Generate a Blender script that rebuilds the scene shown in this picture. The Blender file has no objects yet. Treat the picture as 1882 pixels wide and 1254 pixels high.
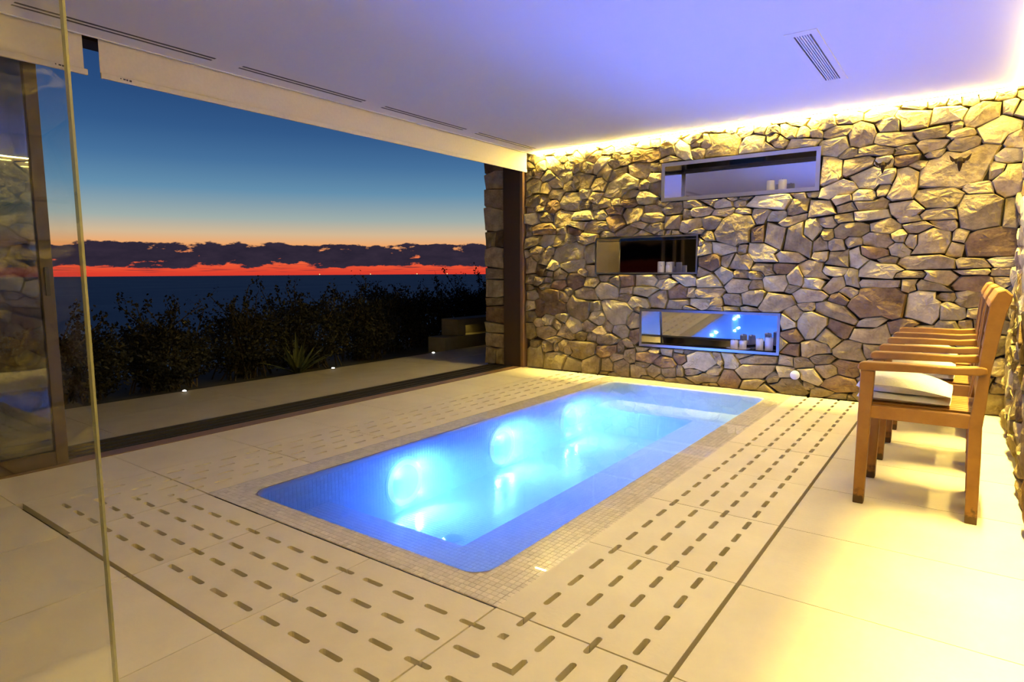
import bpy, bmesh, math, random
import numpy as np
from mathutils import Vector, Matrix
from mathutils.geometry import tessellate_polygon

random.seed(7)
rng = np.random.default_rng(7)
S = bpy.context.scene
COL = S.collection
pi = math.pi

# ------------------------------------------------------------------ camera
CH = 1.10
F, PITCH, YAW, ROLL = 1142.86, 0.1101, 0.6309, -0.0042
fw = Vector((-math.sin(YAW), math.cos(YAW), 0)); rt = Vector((math.cos(YAW), math.sin(YAW), 0)); up = Vector((0, 0, 1))
fwd = fw * math.cos(PITCH) - up * math.sin(PITCH)
u_ = up * math.cos(PITCH) + fw * math.sin(PITCH)
cx = rt * math.cos(ROLL) + u_ * math.sin(ROLL)
cy = u_ * math.cos(ROLL) - rt * math.sin(ROLL)
cam_d = bpy.data.cameras.new('camera'); cam = bpy.data.objects.new('camera', cam_d); COL.objects.link(cam)
cam_d.sensor_fit = 'HORIZONTAL'; cam_d.sensor_width = 36; cam_d.lens = F / 1882 * 36
cam_d.clip_start = 0.02; cam_d.clip_end = 20000
m = Matrix((cx, cy, -fwd)).transposed().to_4x4(); m.translation = (0, 0, CH)
cam.matrix_world = m
S.camera = cam

# ------------------------------------------------------------------ exposure and light constants
S.view_settings.view_transform = 'Standard'
S.view_settings.look = 'None'
S.view_settings.exposure = 0.0
S.view_settings.gamma = 1.0
S.view_settings.use_curve_mapping = False
S.cycles.max_bounces = 12
S.cycles.diffuse_bounces = 6
S.cycles.transparent_max_bounces = 16
S.cycles.sample_clamp_indirect = 8.0
S.cycles.volume_bounces = 1
WARM = (1.0, 0.79, 0.195)        # LED strips
COVE_BACK, COVE_RIGHT = 350.0, 165.0
GRAZE_BACK, GRAZE_RIGHT = 32.0, 150.0
POOL_COL = (0.055, 0.145, 1.0)
POOL_P = 470.0
POOL_H = 2.5
SKY = 1.0

def lin(r, g, b):
    f = lambda c: (c / 12.92 if c <= 0.04045 else ((c + 0.055) / 1.055) ** 2.4)
    return (f(r / 255), f(g / 255), f(b / 255), 1.0)

# ------------------------------------------------------------------ world: dusk sky, brightest towards the set sun
W = bpy.data.worlds.new('world'); S.world = W; W.use_nodes = True
nt = W.node_tree; N = nt.nodes; L = nt.links; N.clear()
def nd(t, tree=None, **kw):
    n = (tree or nt).nodes.new(t)
    for k, v in kw.items(): setattr(n, k, v)
    return n
def mth(op, a, b=None, c=None, clamp=False, tree=None):
    tree = tree or nt
    n = tree.nodes.new('ShaderNodeMath'); n.operation = op; n.use_clamp = clamp
    for i, v in enumerate((a, b, c)):
        if v is None: continue
        if isinstance(v, (int, float)): n.inputs[i].default_value = v
        else: tree.links.new(v, n.inputs[i])
    return n.outputs[0]
tc = nd('ShaderNodeTexCoord'); sx = nd('ShaderNodeSeparateXYZ'); L.new(tc.outputs['Generated'], sx.inputs[0])
X_, Y_, Z_ = sx.outputs
ramp = nd('ShaderNodeValToRGB')
stops = [(-.02, (150, 40, 40)), (.001, (224, 64, 46)), (.012, (238, 88, 54)), (.026, (244, 124, 74)), (.042, (240, 168, 106)), (.058, (212, 184, 148)),
         (.080, (160, 174, 170)), (.12, (100, 143, 173)), (.16, (70, 113, 156)), (.20, (51, 90, 138)), (.24, (41, 76, 124)), (.29, (36, 66, 113)), (.36, (32, 59, 106)), (1.0, (16, 30, 66))]
el = ramp.color_ramp.elements
zmap = lambda z: (math.sqrt((z + .02) / 1.02))
el[0].position = 0; el[0].color = lin(*stops[0][1]); el[1].position = 1; el[1].color = lin(*stops[-1][1])
for z, c in stops[1:-1]:
    e = el.new(zmap(z)); e.color = lin(*c)
zz = mth('SQRT', mth('DIVIDE', mth('MAXIMUM', mth('ADD', Z_, .02), 0.0), 1.02))
L.new(zz, ramp.inputs[0])
# clouds low over the horizon
az = mth('ARCTAN2', X_, Y_)
cv = nd('ShaderNodeCombineXYZ'); L.new(mth('MULTIPLY', az, 30.0), cv.inputs[0]); L.new(mth('MULTIPLY', Z_, 75.0), cv.inputs[1])
n1 = nd('ShaderNodeTexNoise'); n1.inputs['Scale'].default_value = 1.0; n1.inputs['Detail'].default_value = 6; n1.inputs['Roughness'].default_value = .6
L.new(cv.outputs[0], n1.inputs['Vector'])
cv2 = nd('ShaderNodeCombineXYZ'); L.new(mth('MULTIPLY', az, 22.0), cv2.inputs[0]); L.new(mth('MULTIPLY', Z_, 900.0), cv2.inputs[1])
n2 = nd('ShaderNodeTexNoise'); n2.inputs['Scale'].default_value = 1.0; n2.inputs['Detail'].default_value = 4
L.new(cv2.outputs[0], n2.inputs['Vector'])
cv3 = nd('ShaderNodeCombineXYZ'); L.new(mth('MULTIPLY', az, 7.0), cv3.inputs[0]); L.new(mth('MULTIPLY', Z_, 40.0), cv3.inputs[1])
n3 = nd('ShaderNodeTexNoise'); n3.inputs['Scale'].default_value = 1.0; n3.inputs['Detail'].default_value = 2; L.new(cv3.outputs[0], n3.inputs['Vector'])
nsum = mth('ADD', mth('MULTIPLY', mth('SUBTRACT', n1.outputs[0], .5), 3.6), mth('MULTIPLY', mth('SUBTRACT', n3.outputs[0], .5), 3.0))
# main bank centred at sin(el)=.030, half height .014
bank = mth('SUBTRACT', 1.0, mth('POWER', mth('ABSOLUTE', mth('DIVIDE', mth('SUBTRACT', Z_, .0265), .0165)), 2.5))
mask = mth('MULTIPLY', mth('ADD', mth('ADD', bank, -.12), nsum), 4.0, clamp=True)
mask = mth('MULTIPLY', mask, mth('MULTIPLY', mth('ADD', bank, 1.25), 3.0, clamp=True))
st = mth('SUBTRACT', 1.0, mth('ABSOLUTE', mth('DIVIDE', mth('SUBTRACT', Z_, .008), .008)))
mask2 = mth('MULTIPLY', mth('MULTIPLY', mth('SUBTRACT', n2.outputs[0], .54), 9.0, clamp=True), mth('MULTIPLY', st, 2.0, clamp=True))
mk = mth('MAXIMUM', mask, mth('MULTIPLY', mask2, .7))
ccol = nd('ShaderNodeMix', data_type='RGBA'); L.new(n1.outputs[0], ccol.inputs[0]); ccol.inputs[6].default_value = lin(24, 24, 40); ccol.inputs[7].default_value = lin(62, 50, 66)
mx = nd('ShaderNodeMix', data_type='RGBA'); L.new(mk, mx.inputs[0]); L.new(ramp.outputs[0], mx.inputs[6]); L.new(ccol.outputs[2], mx.inputs[7])
# glow fades away from the sunset side
hl = mth('SQRT', mth('ADD', mth('ADD', mth('MULTIPLY', X_, X_), mth('MULTIPLY', Y_, Y_)), 1e-6))
dt = mth('DIVIDE', mth('ADD', mth('MULTIPLY', X_, -.83), mth('MULTIPLY', Y_, .558)), hl)
mr = nd('ShaderNodeMapRange', interpolation_type='SMOOTHSTEP'); L.new(dt, mr.inputs[0])
mr.inputs[1].default_value = .38; mr.inputs[2].default_value = .85; mr.inputs[3].default_value = .015; mr.inputs[4].default_value = 1.0
bg = nd('ShaderNodeBackground'); L.new(mx.outputs[2], bg.inputs[0]); L.new(mth('MULTIPLY', mr.outputs[0], SKY), bg.inputs[1])
wo = nd('ShaderNodeOutputWorld'); L.new(bg.outputs[0], wo.inputs[0])

# ------------------------------------------------------------------ materials
def mat(name, col, rough=.6, col2=None, scale=8.0, bump=0.0, bscale=30.0, metal=0.0, spec=.5, rnd=0.0, stretch=None, detail=5.0):
    mt = bpy.data.materials.new(name); mt.use_nodes = True
    t = mt.node_tree; b = t.nodes['Principled BSDF']
    b.inputs['Roughness'].default_value = rough; b.inputs['Metallic'].default_value = metal
    b.inputs['Specular IOR Level'].default_value = spec
    c = col + (1.0,) if len(col) == 3 else col
    co = t.nodes.new('ShaderNodeTexCoord'); vec = co.outputs['Object']
    if stretch:
        mp = t.nodes.new('ShaderNodeMapping'); mp.inputs['Scale'].default_value = stretch; t.links.new(vec, mp.inputs[0]); vec = mp.outputs[0]
    out = None
    if col2 is not None:
        nz = t.nodes.new('ShaderNodeTexNoise'); nz.inputs['Scale'].default_value = scale; nz.inputs['Detail'].default_value = detail; nz.inputs['Roughness'].default_value = .62
        t.links.new(vec, nz.inputs['Vector'])
        rr = t.nodes.new('ShaderNodeMapRange'); rr.inputs[1].default_value = .33; rr.inputs[2].default_value = .67; t.links.new(nz.outputs[0], rr.inputs[0])
        mxx = t.nodes.new('ShaderNodeMix'); mxx.data_type = 'RGBA'; t.links.new(rr.outputs[0], mxx.inputs[0])
        mxx.inputs[6].default_value = c; mxx.inputs[7].default_value = col2 + (1.0,)
        out = mxx.outputs[2]
    if rnd:
        oi = t.nodes.new('ShaderNodeObjectInfo'); ge = t.nodes.new('ShaderNodeNewGeometry')
        ad = mth('FRACT', mth('ADD', oi.outputs['Random'], ge.outputs['Random Per Island'], tree=t), tree=t)
        mr_ = t.nodes.new('ShaderNodeMapRange'); t.links.new(ad, mr_.inputs[0]); mr_.inputs[3].default_value = 1 - rnd; mr_.inputs[4].default_value = 1 + rnd
        hs = t.nodes.new('ShaderNodeHueSaturation'); t.links.new(mr_.outputs[0], hs.inputs['Value'])
        if out: t.links.new(out, hs.inputs['Color'])
        else: hs.inputs['Color'].default_value = c
        out = hs.outputs[0]
    if out: t.links.new(out, b.inputs['Base Color'])
    else: b.inputs['Base Color'].default_value = c
    if bump:
        nb = t.nodes.new('ShaderNodeTexNoise'); nb.inputs['Scale'].default_value = bscale; nb.inputs['Detail'].default_value = 6; t.links.new(vec, nb.inputs['Vector'])
        bp = t.nodes.new('ShaderNodeBump'); bp.inputs['Strength'].default_value = bump; bp.inputs['Distance'].default_value = .02
        t.links.new(nb.outputs[0], bp.inputs['Height']); t.links.new(bp.outputs[0], b.inputs['Normal'])
    return mt
def add_foot_stain(mt):
    t = mt.node_tree; b = t.nodes['Principled BSDF']; src = b.inputs['Base Color'].links[0].from_socket
    co = t.nodes.new('ShaderNodeTexCoord'); s_ = t.nodes.new('ShaderNodeSeparateXYZ'); t.links.new(co.outputs['Object'], s_.inputs[0])
    nz = t.nodes.new('ShaderNodeTexNoise'); nz.inputs['Scale'].default_value = 38; t.links.new(co.outputs['Object'], nz.inputs['Vector'])
    h = mth('SUBTRACT', mth('MULTIPLY', nz.outputs[0], .11, tree=t), s_.outputs[2], tree=t)
    f = mth('MULTIPLY', mth('ADD', h, .006, tree=t), 40.0, clamp=True, tree=t); f = mth('MULTIPLY', f, .85, tree=t)
    mx_ = t.nodes.new('ShaderNodeMix'); mx_.data_type = 'RGBA'; t.links.new(f, mx_.inputs[0]); t.links.new(src, mx_.inputs[6]); mx_.inputs[7].default_value = (.035, .018, .007, 1)
    t.links.new(mx_.outputs[2], b.inputs['Base Color'])
def emit(name, col, strength):
    mt = bpy.data.materials.new(name); mt.use_nodes = True; t = mt.node_tree; t.nodes.clear()
    e = t.nodes.new('ShaderNodeEmission'); e.inputs[0].default_value = tuple(col[:3]) + (1.0,); e.inputs[1].default_value = strength
    o = t.nodes.new('ShaderNodeOutputMaterial'); t.links.new(e.outputs[0], o.inputs[0]); return mt
def clear(name, ior, tint, rough=0.0, bump=0.0, bscale=4.0, tir=False):
    mt = bpy.data.materials.new(name); mt.use_nodes = True; t = mt.node_tree; t.nodes.clear()
    tr = t.nodes.new('ShaderNodeBsdfTransparent'); tr.inputs[0].default_value = tuple(tint) + (1.0,)
    gl = t.nodes.new('ShaderNodeBsdfGlossy'); gl.inputs['Roughness'].default_value = rough
    fr = t.nodes.new('ShaderNodeFresnel'); fr.inputs[0].default_value = ior
    mx_ = t.nodes.new('ShaderNodeMixShader'); o = t.nodes.new('ShaderNodeOutputMaterial')
    # a back-facing surface sees the same outer Fresnel, not total internal reflection
    if bump:
        co = t.nodes.new('ShaderNodeTexCoord'); nb = t.nodes.new('ShaderNodeTexNoise'); nb.inputs['Scale'].default_value = bscale; nb.inputs['Detail'].default_value = 2
        t.links.new(co.outputs['Object'], nb.inputs['Vector'])
        bp = t.nodes.new('ShaderNodeBump'); bp.inputs['Strength'].default_value = bump; bp.inputs['Distance'].default_value = .01
        t.links.new(nb.outputs[0], bp.inputs['Height']); t.links.new(bp.outputs[0], gl.inputs['Normal'])
    ge = t.nodes.new('ShaderNodeNewGeometry')
    if not tir:
        iv = mth('ADD', mth('MULTIPLY', ge.outputs['Backfacing'], 1.0 / ior - ior, tree=t), ior, tree=t)
        t.links.new(iv, fr.inputs[0])
    t.links.new(fr.outputs[0], mx_.inputs[0]); t.links.new(tr.outputs[0], mx_.inputs[1]); t.links.new(gl.outputs[0], mx_.inputs[2]); t.links.new(mx_.outputs[0], o.inputs[0])
    return mt

M = {}
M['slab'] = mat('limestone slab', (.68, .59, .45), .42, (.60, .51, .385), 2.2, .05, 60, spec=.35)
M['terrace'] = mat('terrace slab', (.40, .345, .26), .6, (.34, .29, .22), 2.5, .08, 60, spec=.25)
M['gutter'] = mat('gutter channel', (.13, .09, .05), .8)
M['ceiling'] = mat('white plaster ceiling', (.80, .78, .76), .85, spec=.1)
M['mortar'] = mat('dark mortar', (.09, .07, .05), .95, (.05, .04, .03), 12, .3, 40, spec=.1)
def stone_mat(name, a, b, rnd):
    return mat(name, a, .86, b, 9.0, .75, 26.0, spec=.15, rnd=rnd, detail=8)
M['stone1'] = stone_mat('grey tan fieldstone', (.42, .325, .145), (.19, .14, .066), .34)
M['stone2'] = stone_mat('brown fieldstone', (.26, .17, .075), (.12, .075, .034), .3)
M['stone3'] = stone_mat('pale fieldstone', (.56, .46, .215), (.32, .255, .125), .24)
M['tile'] = mat('beige glass mosaic', (.74, .63, .52), .25, spec=.5, rnd=.10)
M['pooltile'] = mat('pale pool mosaic', (.70, .72, .74), .3, spec=.3, rnd=.06)
M['grout'] = mat('mosaic grout', (.46, .36, .27), .8)
M['poolgrout'] = mat('pool grout', (.40, .42, .46), .8)
M['rim'] = mat('pool rim mosaic', (.70, .66, .64), .3, spec=.4)
M['bronze'] = mat('dark bronze frame', (.055, .034, .018), .45, spec=.4)
M['bronze2'] = mat('bronze sill', (.20, .115, .06), .4, spec=.4)
M['black'] = mat('black rail', (.012, .010, .009), .5)
M['fabric'] = mat('cream blind fabric', (.74, .66, .53), .85, (.70, .62, .49), 60, .05, 300, spec=.1)
M['ink'] = mat('printed label', (.03, .025, .02), .7)
M['white'] = mat('white painted metal', (.80, .77, .74), .5)
M['steel'] = mat('polished stainless steel', (.80, .78, .76), .10, metal=1.0, bump=.012, bscale=9)
M['steel2'] = mat('satin stainless steel', (.72, .70, .70), .28, metal=1.0)
M['mirror'] = mat('niche mirror', (.72, .72, .76), .03, metal=1.0)
M['wax'] = mat('cream candle wax', (.82, .77, .66), .45, spec=.3)
M['wick'] = mat('candle wick', (.03, .02, .02), .9)
M['dish'] = mat('pale dish', (.62, .56, .46), .4)
M['dishdark'] = mat('dark dish', (.05, .035, .025), .4)
M['darkiron'] = mat('dark brown iron', (.022, .014, .008), .95, spec=.05)
M['teak'] = mat('honey teak', (.32, .155, .034), .5, (.22, .095, .02), 5.0, .10, 30, spec=.3, stretch=(1.0, 6.0, 1.0), rnd=.12)
add_foot_stain(M['teak'])
M['towel'] = mat('white terry towel', (.84, .80, .70), .95, (.78, .74, .64), 90, .35, 260, spec=.05)
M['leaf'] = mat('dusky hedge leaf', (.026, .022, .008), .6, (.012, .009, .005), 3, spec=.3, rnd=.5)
M['twig'] = mat('hedge twig', (.045, .028, .014), .8)
M['agave'] = mat('agave leaf', (.10, .105, .03), .5, (.06, .07, .02), 4)
M['earth'] = mat('dark earth', (.025, .020, .012), .95)
M['concrete'] = mat('board concrete', (.30, .26, .18), .8, (.24, .21, .14), 6, .1, 40)
M['sea'] = mat('dusk sea', (.66, .88, .95), .65, (.54, .75, .84), .006, .0, spec=.04, stretch=(1, 1, 1))
M['darkwall'] = mat('dark timber panelling', (.05, .033, .02), .6, (.035, .022, .014), 3)
M['glass'] = clear('clear glass', 1.72, (.965, .975, .965))
M['glassedge'] = mat('polished glass edge', (.50, .46, .34), .2, (.22, .22, .17), 4, spec=.8)  # beige and dark tones painted in for light refracted at the edge
_t = M['glassedge'].node_tree; _o = [n for n in _t.nodes if n.type == 'OUTPUT_MATERIAL'][0]; _m = _t.nodes.new('ShaderNodeMixShader'); _m.inputs[0].default_value = .45
_tr = _t.nodes.new('ShaderNodeBsdfTransparent'); _tr.inputs[0].default_value = (.75, .74, .62, 1); _t.links.new(_t.nodes['Principled BSDF'].outputs[0], _m.inputs[1]); _t.links.new(_tr.outputs[0], _m.inputs[2]); _t.links.new(_m.outputs[0], _o.inputs[0])
M['glassdoor'] = clear('tinted door glass', 1.95, (.74, .76, .73))
M['water'] = clear('still pool water', 1.33, (.95, .98, .99), bump=.03, bscale=2.2, tir=True)
_t = M['water'].node_tree; _v = _t.nodes.new('ShaderNodeVolumeScatter'); _v.inputs['Color'].default_value = (.45, .72, 1, 1); _v.inputs['Density'].default_value = 1.0; _v.inputs['Anisotropy'].default_value = .2
_a = _t.nodes.new('ShaderNodeVolumeAbsorption'); _a.inputs['Color'].default_value = (.40, .85, 1, 1); _a.inputs['Density'].default_value = .9
_s = _t.nodes.new('ShaderNodeAddShader'); _t.links.new(_v.outputs[0], _s.inputs[0]); _t.links.new(_a.outputs[0], _s.inputs[1])
_t.links.new(_s.outputs[0], [n for n in _t.nodes if n.type == 'OUTPUT_MATERIAL'][0].inputs['Volume'])
M['film'] = clear('water film', 1.33, (.96, .975, .985), bump=.03, bscale=2.2)
M['led'] = emit('warm led', WARM, 1.0)
M['cove_back'] = emit('warm cove led back', WARM, COVE_BACK)
M['cove_right'] = emit('warm cove led right', WARM, COVE_RIGHT)
M['lens'] = emit('cyan pool lens', (.20, .85, 1.0), 1.6)
M['lamphalo'] = emit('pale blue lamp halo', (.42, .68, 1.0), 1.5)  # emission standing in for the halo scattered in the water
M['spot'] = emit('white ground spot', (1, .95, .85), 30.0)
M['stepled'] = emit('warm step led', (1.0, .72, .15), 7.0)
M['boat'] = emit('boat lantern', (1.0, .70, .25), 2.0)

# ------------------------------------------------------------------ mesh helpers
class MB:
    def __init__(s): s.v = []; s.f = []
    def add(s, vs, fs):
        o = len(s.v); s.v += [tuple(v) for v in vs]; s.f += [tuple(i + o for i in f) for f in fs]; return s
    def box(s, x0, x1, y0, y1, z0, z1):
        vs = [(x0, y0, z0), (x1, y0, z0), (x1, y1, z0), (x0, y1, z0), (x0, y0, z1), (x1, y0, z1), (x1, y1, z1), (x0, y1, z1)]
        return s.add(vs, [(0, 3, 2, 1), (4, 5, 6, 7), (0, 1, 5, 4), (1, 2, 6, 5), (2, 3, 7, 6), (3, 0, 4, 7)])
    def prism(s, pts, a0, a1, axis='y'):            # closed outline in the two other axes, extruded along axis
        n = len(pts)
        def P(p, a): return (p[0], a, p[1]) if axis == 'y' else ((a, p[0], p[1]) if axis == 'x' else (p[0], p[1], a))
        vs = [P(p, a0) for p in pts] + [P(p, a1) for p in pts]
        fs = [tuple(range(n)), tuple(range(2 * n - 1, n - 1, -1))] + [(i, i + n, (i + 1) % n + n, (i + 1) % n) for i in range(n)]
        return s.add(vs, fs)
    def lathe(s, prof, c, n=24, axis='z', sc=(1, 1)):
        vs = []; fs = []
        for r, h in prof:
            for k in range(n):
                a = 2 * pi * k / n; p, q = r * math.cos(a) * sc[0], r * math.sin(a) * sc[1]
                vs.append((c[0] + p, c[1] + q, c[2] + h) if axis == 'z' else ((c[0] + h, c[1] + p, c[2] + q) if axis == 'x' else (c[0] + p, c[1] + h, c[2] + q)))
        for i in range(len(prof) - 1):
            for k in range(n):
                fs.append((i * n + k, i * n + (k + 1) % n, (i + 1) * n + (k + 1) % n, (i + 1) * n + k))
        fs.append(tuple(range(n - 1, -1, -1))); fs.append(tuple((len(prof) - 1) * n + k for k in range(n)))
        return s.add(vs, fs)
    def tube(s, pts, rad, n=6):
        vs = []; fs = []
        for i, p in enumerate(pts):
            p = Vector(p); d = (Vector(pts[min(i + 1, len(pts) - 1)]) - Vector(pts[max(i - 1, 0)])).normalized()
            a = d.orthogonal().normalized(); b = d.cross(a); r = rad[i] if isinstance(rad, (list, tuple)) else rad
            for k in range(n): vs.append(p + (a * math.cos(2 * pi * k / n) + b * math.sin(2 * pi * k / n)) * r)
        for i in range(len(pts) - 1):
            for k in range(n): fs.append((i * n + k, i * n + (k + 1) % n, (i + 1) * n + (k + 1) % n, (i + 1) * n + k))
        fs.append(tuple(range(n - 1, -1, -1))); fs.append(tuple((len(pts) - 1) * n + k for k in range(n)))
        return s.add(vs, fs)
    def mesh(s, name, smooth=False, fix=True):
        me = bpy.data.meshes.new(name); me.from_pydata(s.v, [], s.f)
        if fix:
            bm = bmesh.new(); bm.from_mesh(me); bmesh.ops.recalc_face_normals(bm, faces=bm.faces); bm.to_mesh(me); bm.free()
        if smooth: me.polygons.foreach_set('use_smooth', [True] * len(me.polygons))
        me.update(); return me
    def build(s, name, material, parent=None, smooth=False, fix=True, bevel=0.0, org=None):
        if org is not None: s.v = [(v[0] - org[0], v[1] - org[1], v[2] - org[2]) for v in s.v]
        o = link(name, s.mesh(name, smooth, fix), material, parent)
        if org is not None: o.location = org; WL[o.name] = Vector(org)
        if bevel:
            b = o.modifiers.new('bevel', 'BEVEL'); b.width = bevel; b.segments = 2; b.limit_method = 'ANGLE'
        return o
WL = {}
def link(name, me, material, parent=None):
    o = bpy.data.objects.new(name, me); COL.objects.link(o)
    if material is not None:
        me.materials.clear(); me.materials.append(M[material])
    if parent is not None:
        o.parent = parent                     # children keep world coordinates
        o.matrix_parent_inverse = Matrix.Translation(-WL.get(parent.name, Vector((0, 0, 0))))
    return o
def tag(o, label, cat, group=None, kind=None):
    o['label'] = label; o['category'] = cat
    if group: o['group'] = group
    if kind: o['kind'] = kind
    return o
def struct(o): o['kind'] = 'structure'; return o
def empty(name, loc=(0, 0, 0)):
    o = bpy.data.objects.new(name, None); COL.objects.link(o); o.location = loc; o.empty_display_size = .1; WL[o.name] = Vector(loc); return o
def grid_minus(u0, u1, v0, v1, holes):
    us = sorted({u0, u1} | {min(max(h[i], u0), u1) for h in holes for i in (0, 1)})
    vs = sorted({v0, v1} | {min(max(h[i], v0), v1) for h in holes for i in (2, 3)})
    out = []
    for a, b in zip(us, us[1:]):
        for c, d in zip(vs, vs[1:]):
            mu, mv = (a + b) / 2, (c + d) / 2
            if not any(h[0] < mu < h[1] and h[2] < mv < h[3] for h in holes): out.append((a, b, c, d))
    return out

# ------------------------------------------------------------------ room dimensions (metres)
D, H = 5.911, 2.41                # back wall face, ceiling
XR = 0.30                         # right wall face
XW, XT = -4.148, -4.62            # window sill inner edge, terrace edge
PX0, PX1, PY0, PY1 = -3.03, -1.193, 1.538, 5.835     # mosaic border outer edge
WX0, WX1, WY0, WY1 = -2.862, -1.362, 1.668, 5.652    # water hole
SP = 0.6                          # slotted panel width
NICHES = [(-2.472, -1.072, 1.785, 2.140), (-3.195, -2.105, 1.083, 1.448), (-2.676, -1.337, 0.352, 0.720)]
YN = -3.2                         # near end of the room

# ------------------------------------------------------------------ ceiling with cut-outs
slots = [(1.145, 2.15), (2.325, 3.335), (3.53, 4.53), (4.70, 5.67)]
slots_all = [(-1.235, -.225), (-.045, .965)] + slots
GR = (-.905, -.760, 3.845, 4.92)
holes = [GR]
for a, b in slots_all: holes += [(-3.872, -3.846, a, b), (-3.828, -3.802, a, b)]
mb = MB()
for x0, x1, y0, y1 in grid_minus(-4.0, XR + .3, YN - .2, D + .25, holes): mb.box(x0, x1, y0, y1, H, H + .1)
ceil = struct(mb.build('ceiling', 'ceiling'))
mb = MB(); mb.box(-4.75, XR + .3, YN - .2, D + .25, H + .24, H + .30); mb.build('roof_slab', 'ceiling', ceil)
mb = MB(); mb.box(-4.012, -4.0, YN - .2, D + .02, H - .004, H + .24); mb.build('blind_pocket_edge', 'ceiling', ceil)

# ------------------------------------------------------------------ floor slabs
fl = MB()
fl.box(-4.15, PX0, YN - .2, D + .3, -.14, -.12); fl.box(PX1, XR + .3, YN - .2, D + .3, -.14, -.12)
fl.box(PX0, PX1, YN - .2, PY0, -.14, -.12); fl.box(PX0, PX1, PY1, D + .3, -.14, -.12)
floor = struct(fl.build('floor', 'gutter'))
TH = .03
def slab_mesh(loops, name):
    """loops[0] the outline, further loops holes, in 2D; top at z=0."""
    pts = [[Vector((p[0], p[1], 0)) for p in lp] for lp in loops]
    tris = tessellate_polygon(pts); flat = [p for lp in pts for p in lp]; n = len(flat)
    vs = [(p.x, p.y, 0) for p in flat] + [(p.x, p.y, -TH) for p in flat]
    fs = []
    for t in tris:
        a, b, c = (flat[i] for i in t)
        if (b - a).cross(c - a).z < 0: t = (t[0], t[2], t[1])
        fs.append(tuple(t)); fs.append((t[0] + n, t[2] + n, t[1] + n))
    k = 0
    for lp in pts:
        q = len(lp)
        area = sum(lp[i].x * lp[(i + 1) % q].y - lp[(i + 1) % q].x * lp[i].y for i in range(q))
        for i in range(q):
            a, b = k + i, k + (i + 1) % q
            outer = (lp is pts[0])
            ccw = area > 0
            fs.append((a, a + n, b + n, b) if (ccw == outer) else (a, b, b + n, a + n))
        k += q
    me = bpy.data.meshes.new(name); me.from_pydata(vs, [], fs); me.update(); return me
def put_slab(loops, name, material='slab', parent=None, z=0.0):
    xs = [p[0] for p in loops[0]]; ys = [p[1] for p in loops[0]]
    cx_, cy_ = (min(xs) + max(xs)) / 2, (min(ys) + max(ys)) / 2
    o = link(name, slab_mesh([[(p[0] - cx_, p[1] - cy_) for p in lp] for lp in loops], name), material, parent or floor)
    o.location = (cx_, cy_, z + rng.uniform(-.0006, .0006)); return o
def rect_slab(x0, x1, y0, y1, material='slab', parent=None, z=0.0, j=.0022, name='slab'):
    return put_slab([[(x0 + j, y0 + j), (x1 - j, y0 + j), (x1 - j, y1 - j), (x0 + j, y1 - j)]], name, material, parent, z)
PIT = .62
yj = [PY0 + PIT * k for k in range(-8, 9)]
SLX1 = PX1 + SP                                       # right panel outer edge  (-.593)
SLX0 = PX0 - .597                                     # left panel outer edge  (-3.627)
SLY = PY0 - .610                                      # near panel outer edge   (.928)
yr = [y for y in yj if y < D]
for a, b in zip(yr, yr[1:] + [D + .12]):              # right of the right panel
    rect_slab(SLX1 + .008, XR + .05, max(a, YN), b)
yl = [y - (.0 if y > PY0 - .7 else 0) for y in yr]
for a, b in zip(yl, yl[1:] + [D + .12]):              # strip along the window
    rect_slab(XW, SLX0, max(a, YN), b)
xn = [SLX0, PX0, -2.415, -1.805, PX1 - .005, SLX1 + .008]
yn = [YN] + [SLY - PIT * k for k in range(6, 0, -1)] + [SLY - .010]
for a, b in zip(xn, xn[1:]):
    for c, d in zip(yn, yn[1:]): rect_slab(a, b, c, d)
rect_slab(PX0, PX1, PY1, D + .12)
# slotted gutter slabs: u along the run, v outwards from the pool
ROWS = (.122, .242, .362, .482); SL, SR, SPD = .049, .0105, .155
def arc(cu, cv, a0, a1, n=4): return [(cu + SR * math.cos(a0 + (a1 - a0) * i / n), cv + SR * math.sin(a0 + (a1 - a0) * i / n)) for i in range(n + 1)]
def stadium(c, v): return arc(c + SL - SR, v, -pi / 2, pi / 2) + arc(c - SL + SR, v, pi / 2, 3 * pi / 2)
def straight(u0, u1, w, notch0=True, notch1=True, jj=.0022):
    a, b = u0 + jj, u1 - jj
    o = [(a, .003), (b, .003)]
    if notch1:
        for v in (ROWS[0], ROWS[2]): o += [(b, v - SR)] + arc(u1 - SL + SR, v, -pi / 2, -3 * pi / 2) + [(b, v + SR)]
    o += [(b, w - .005), (a, w - .005)]
    if notch0:
        for v in (ROWS[2], ROWS[0]): o += [(a, v + SR)] + arc(u0 + SL - SR, v, pi / 2, -pi / 2) + [(a, v - SR)]
    hs = []
    n = max(1, round((u1 - u0) / SPD)); per = (u1 - u0) / n if abs((u1 - u0) / n - SPD) < .01 else SPD
    for r, v in enumerate(ROWS):
        c = u0 + (per / 2 if r % 2 else per)
        if r % 2 == 0 and not notch0: c = u0 + per
        while c + SL < b - .004:
            if c - SL > a + .004: hs.append(stadium(c, v))
            c += per
    return [o] + hs
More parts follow.
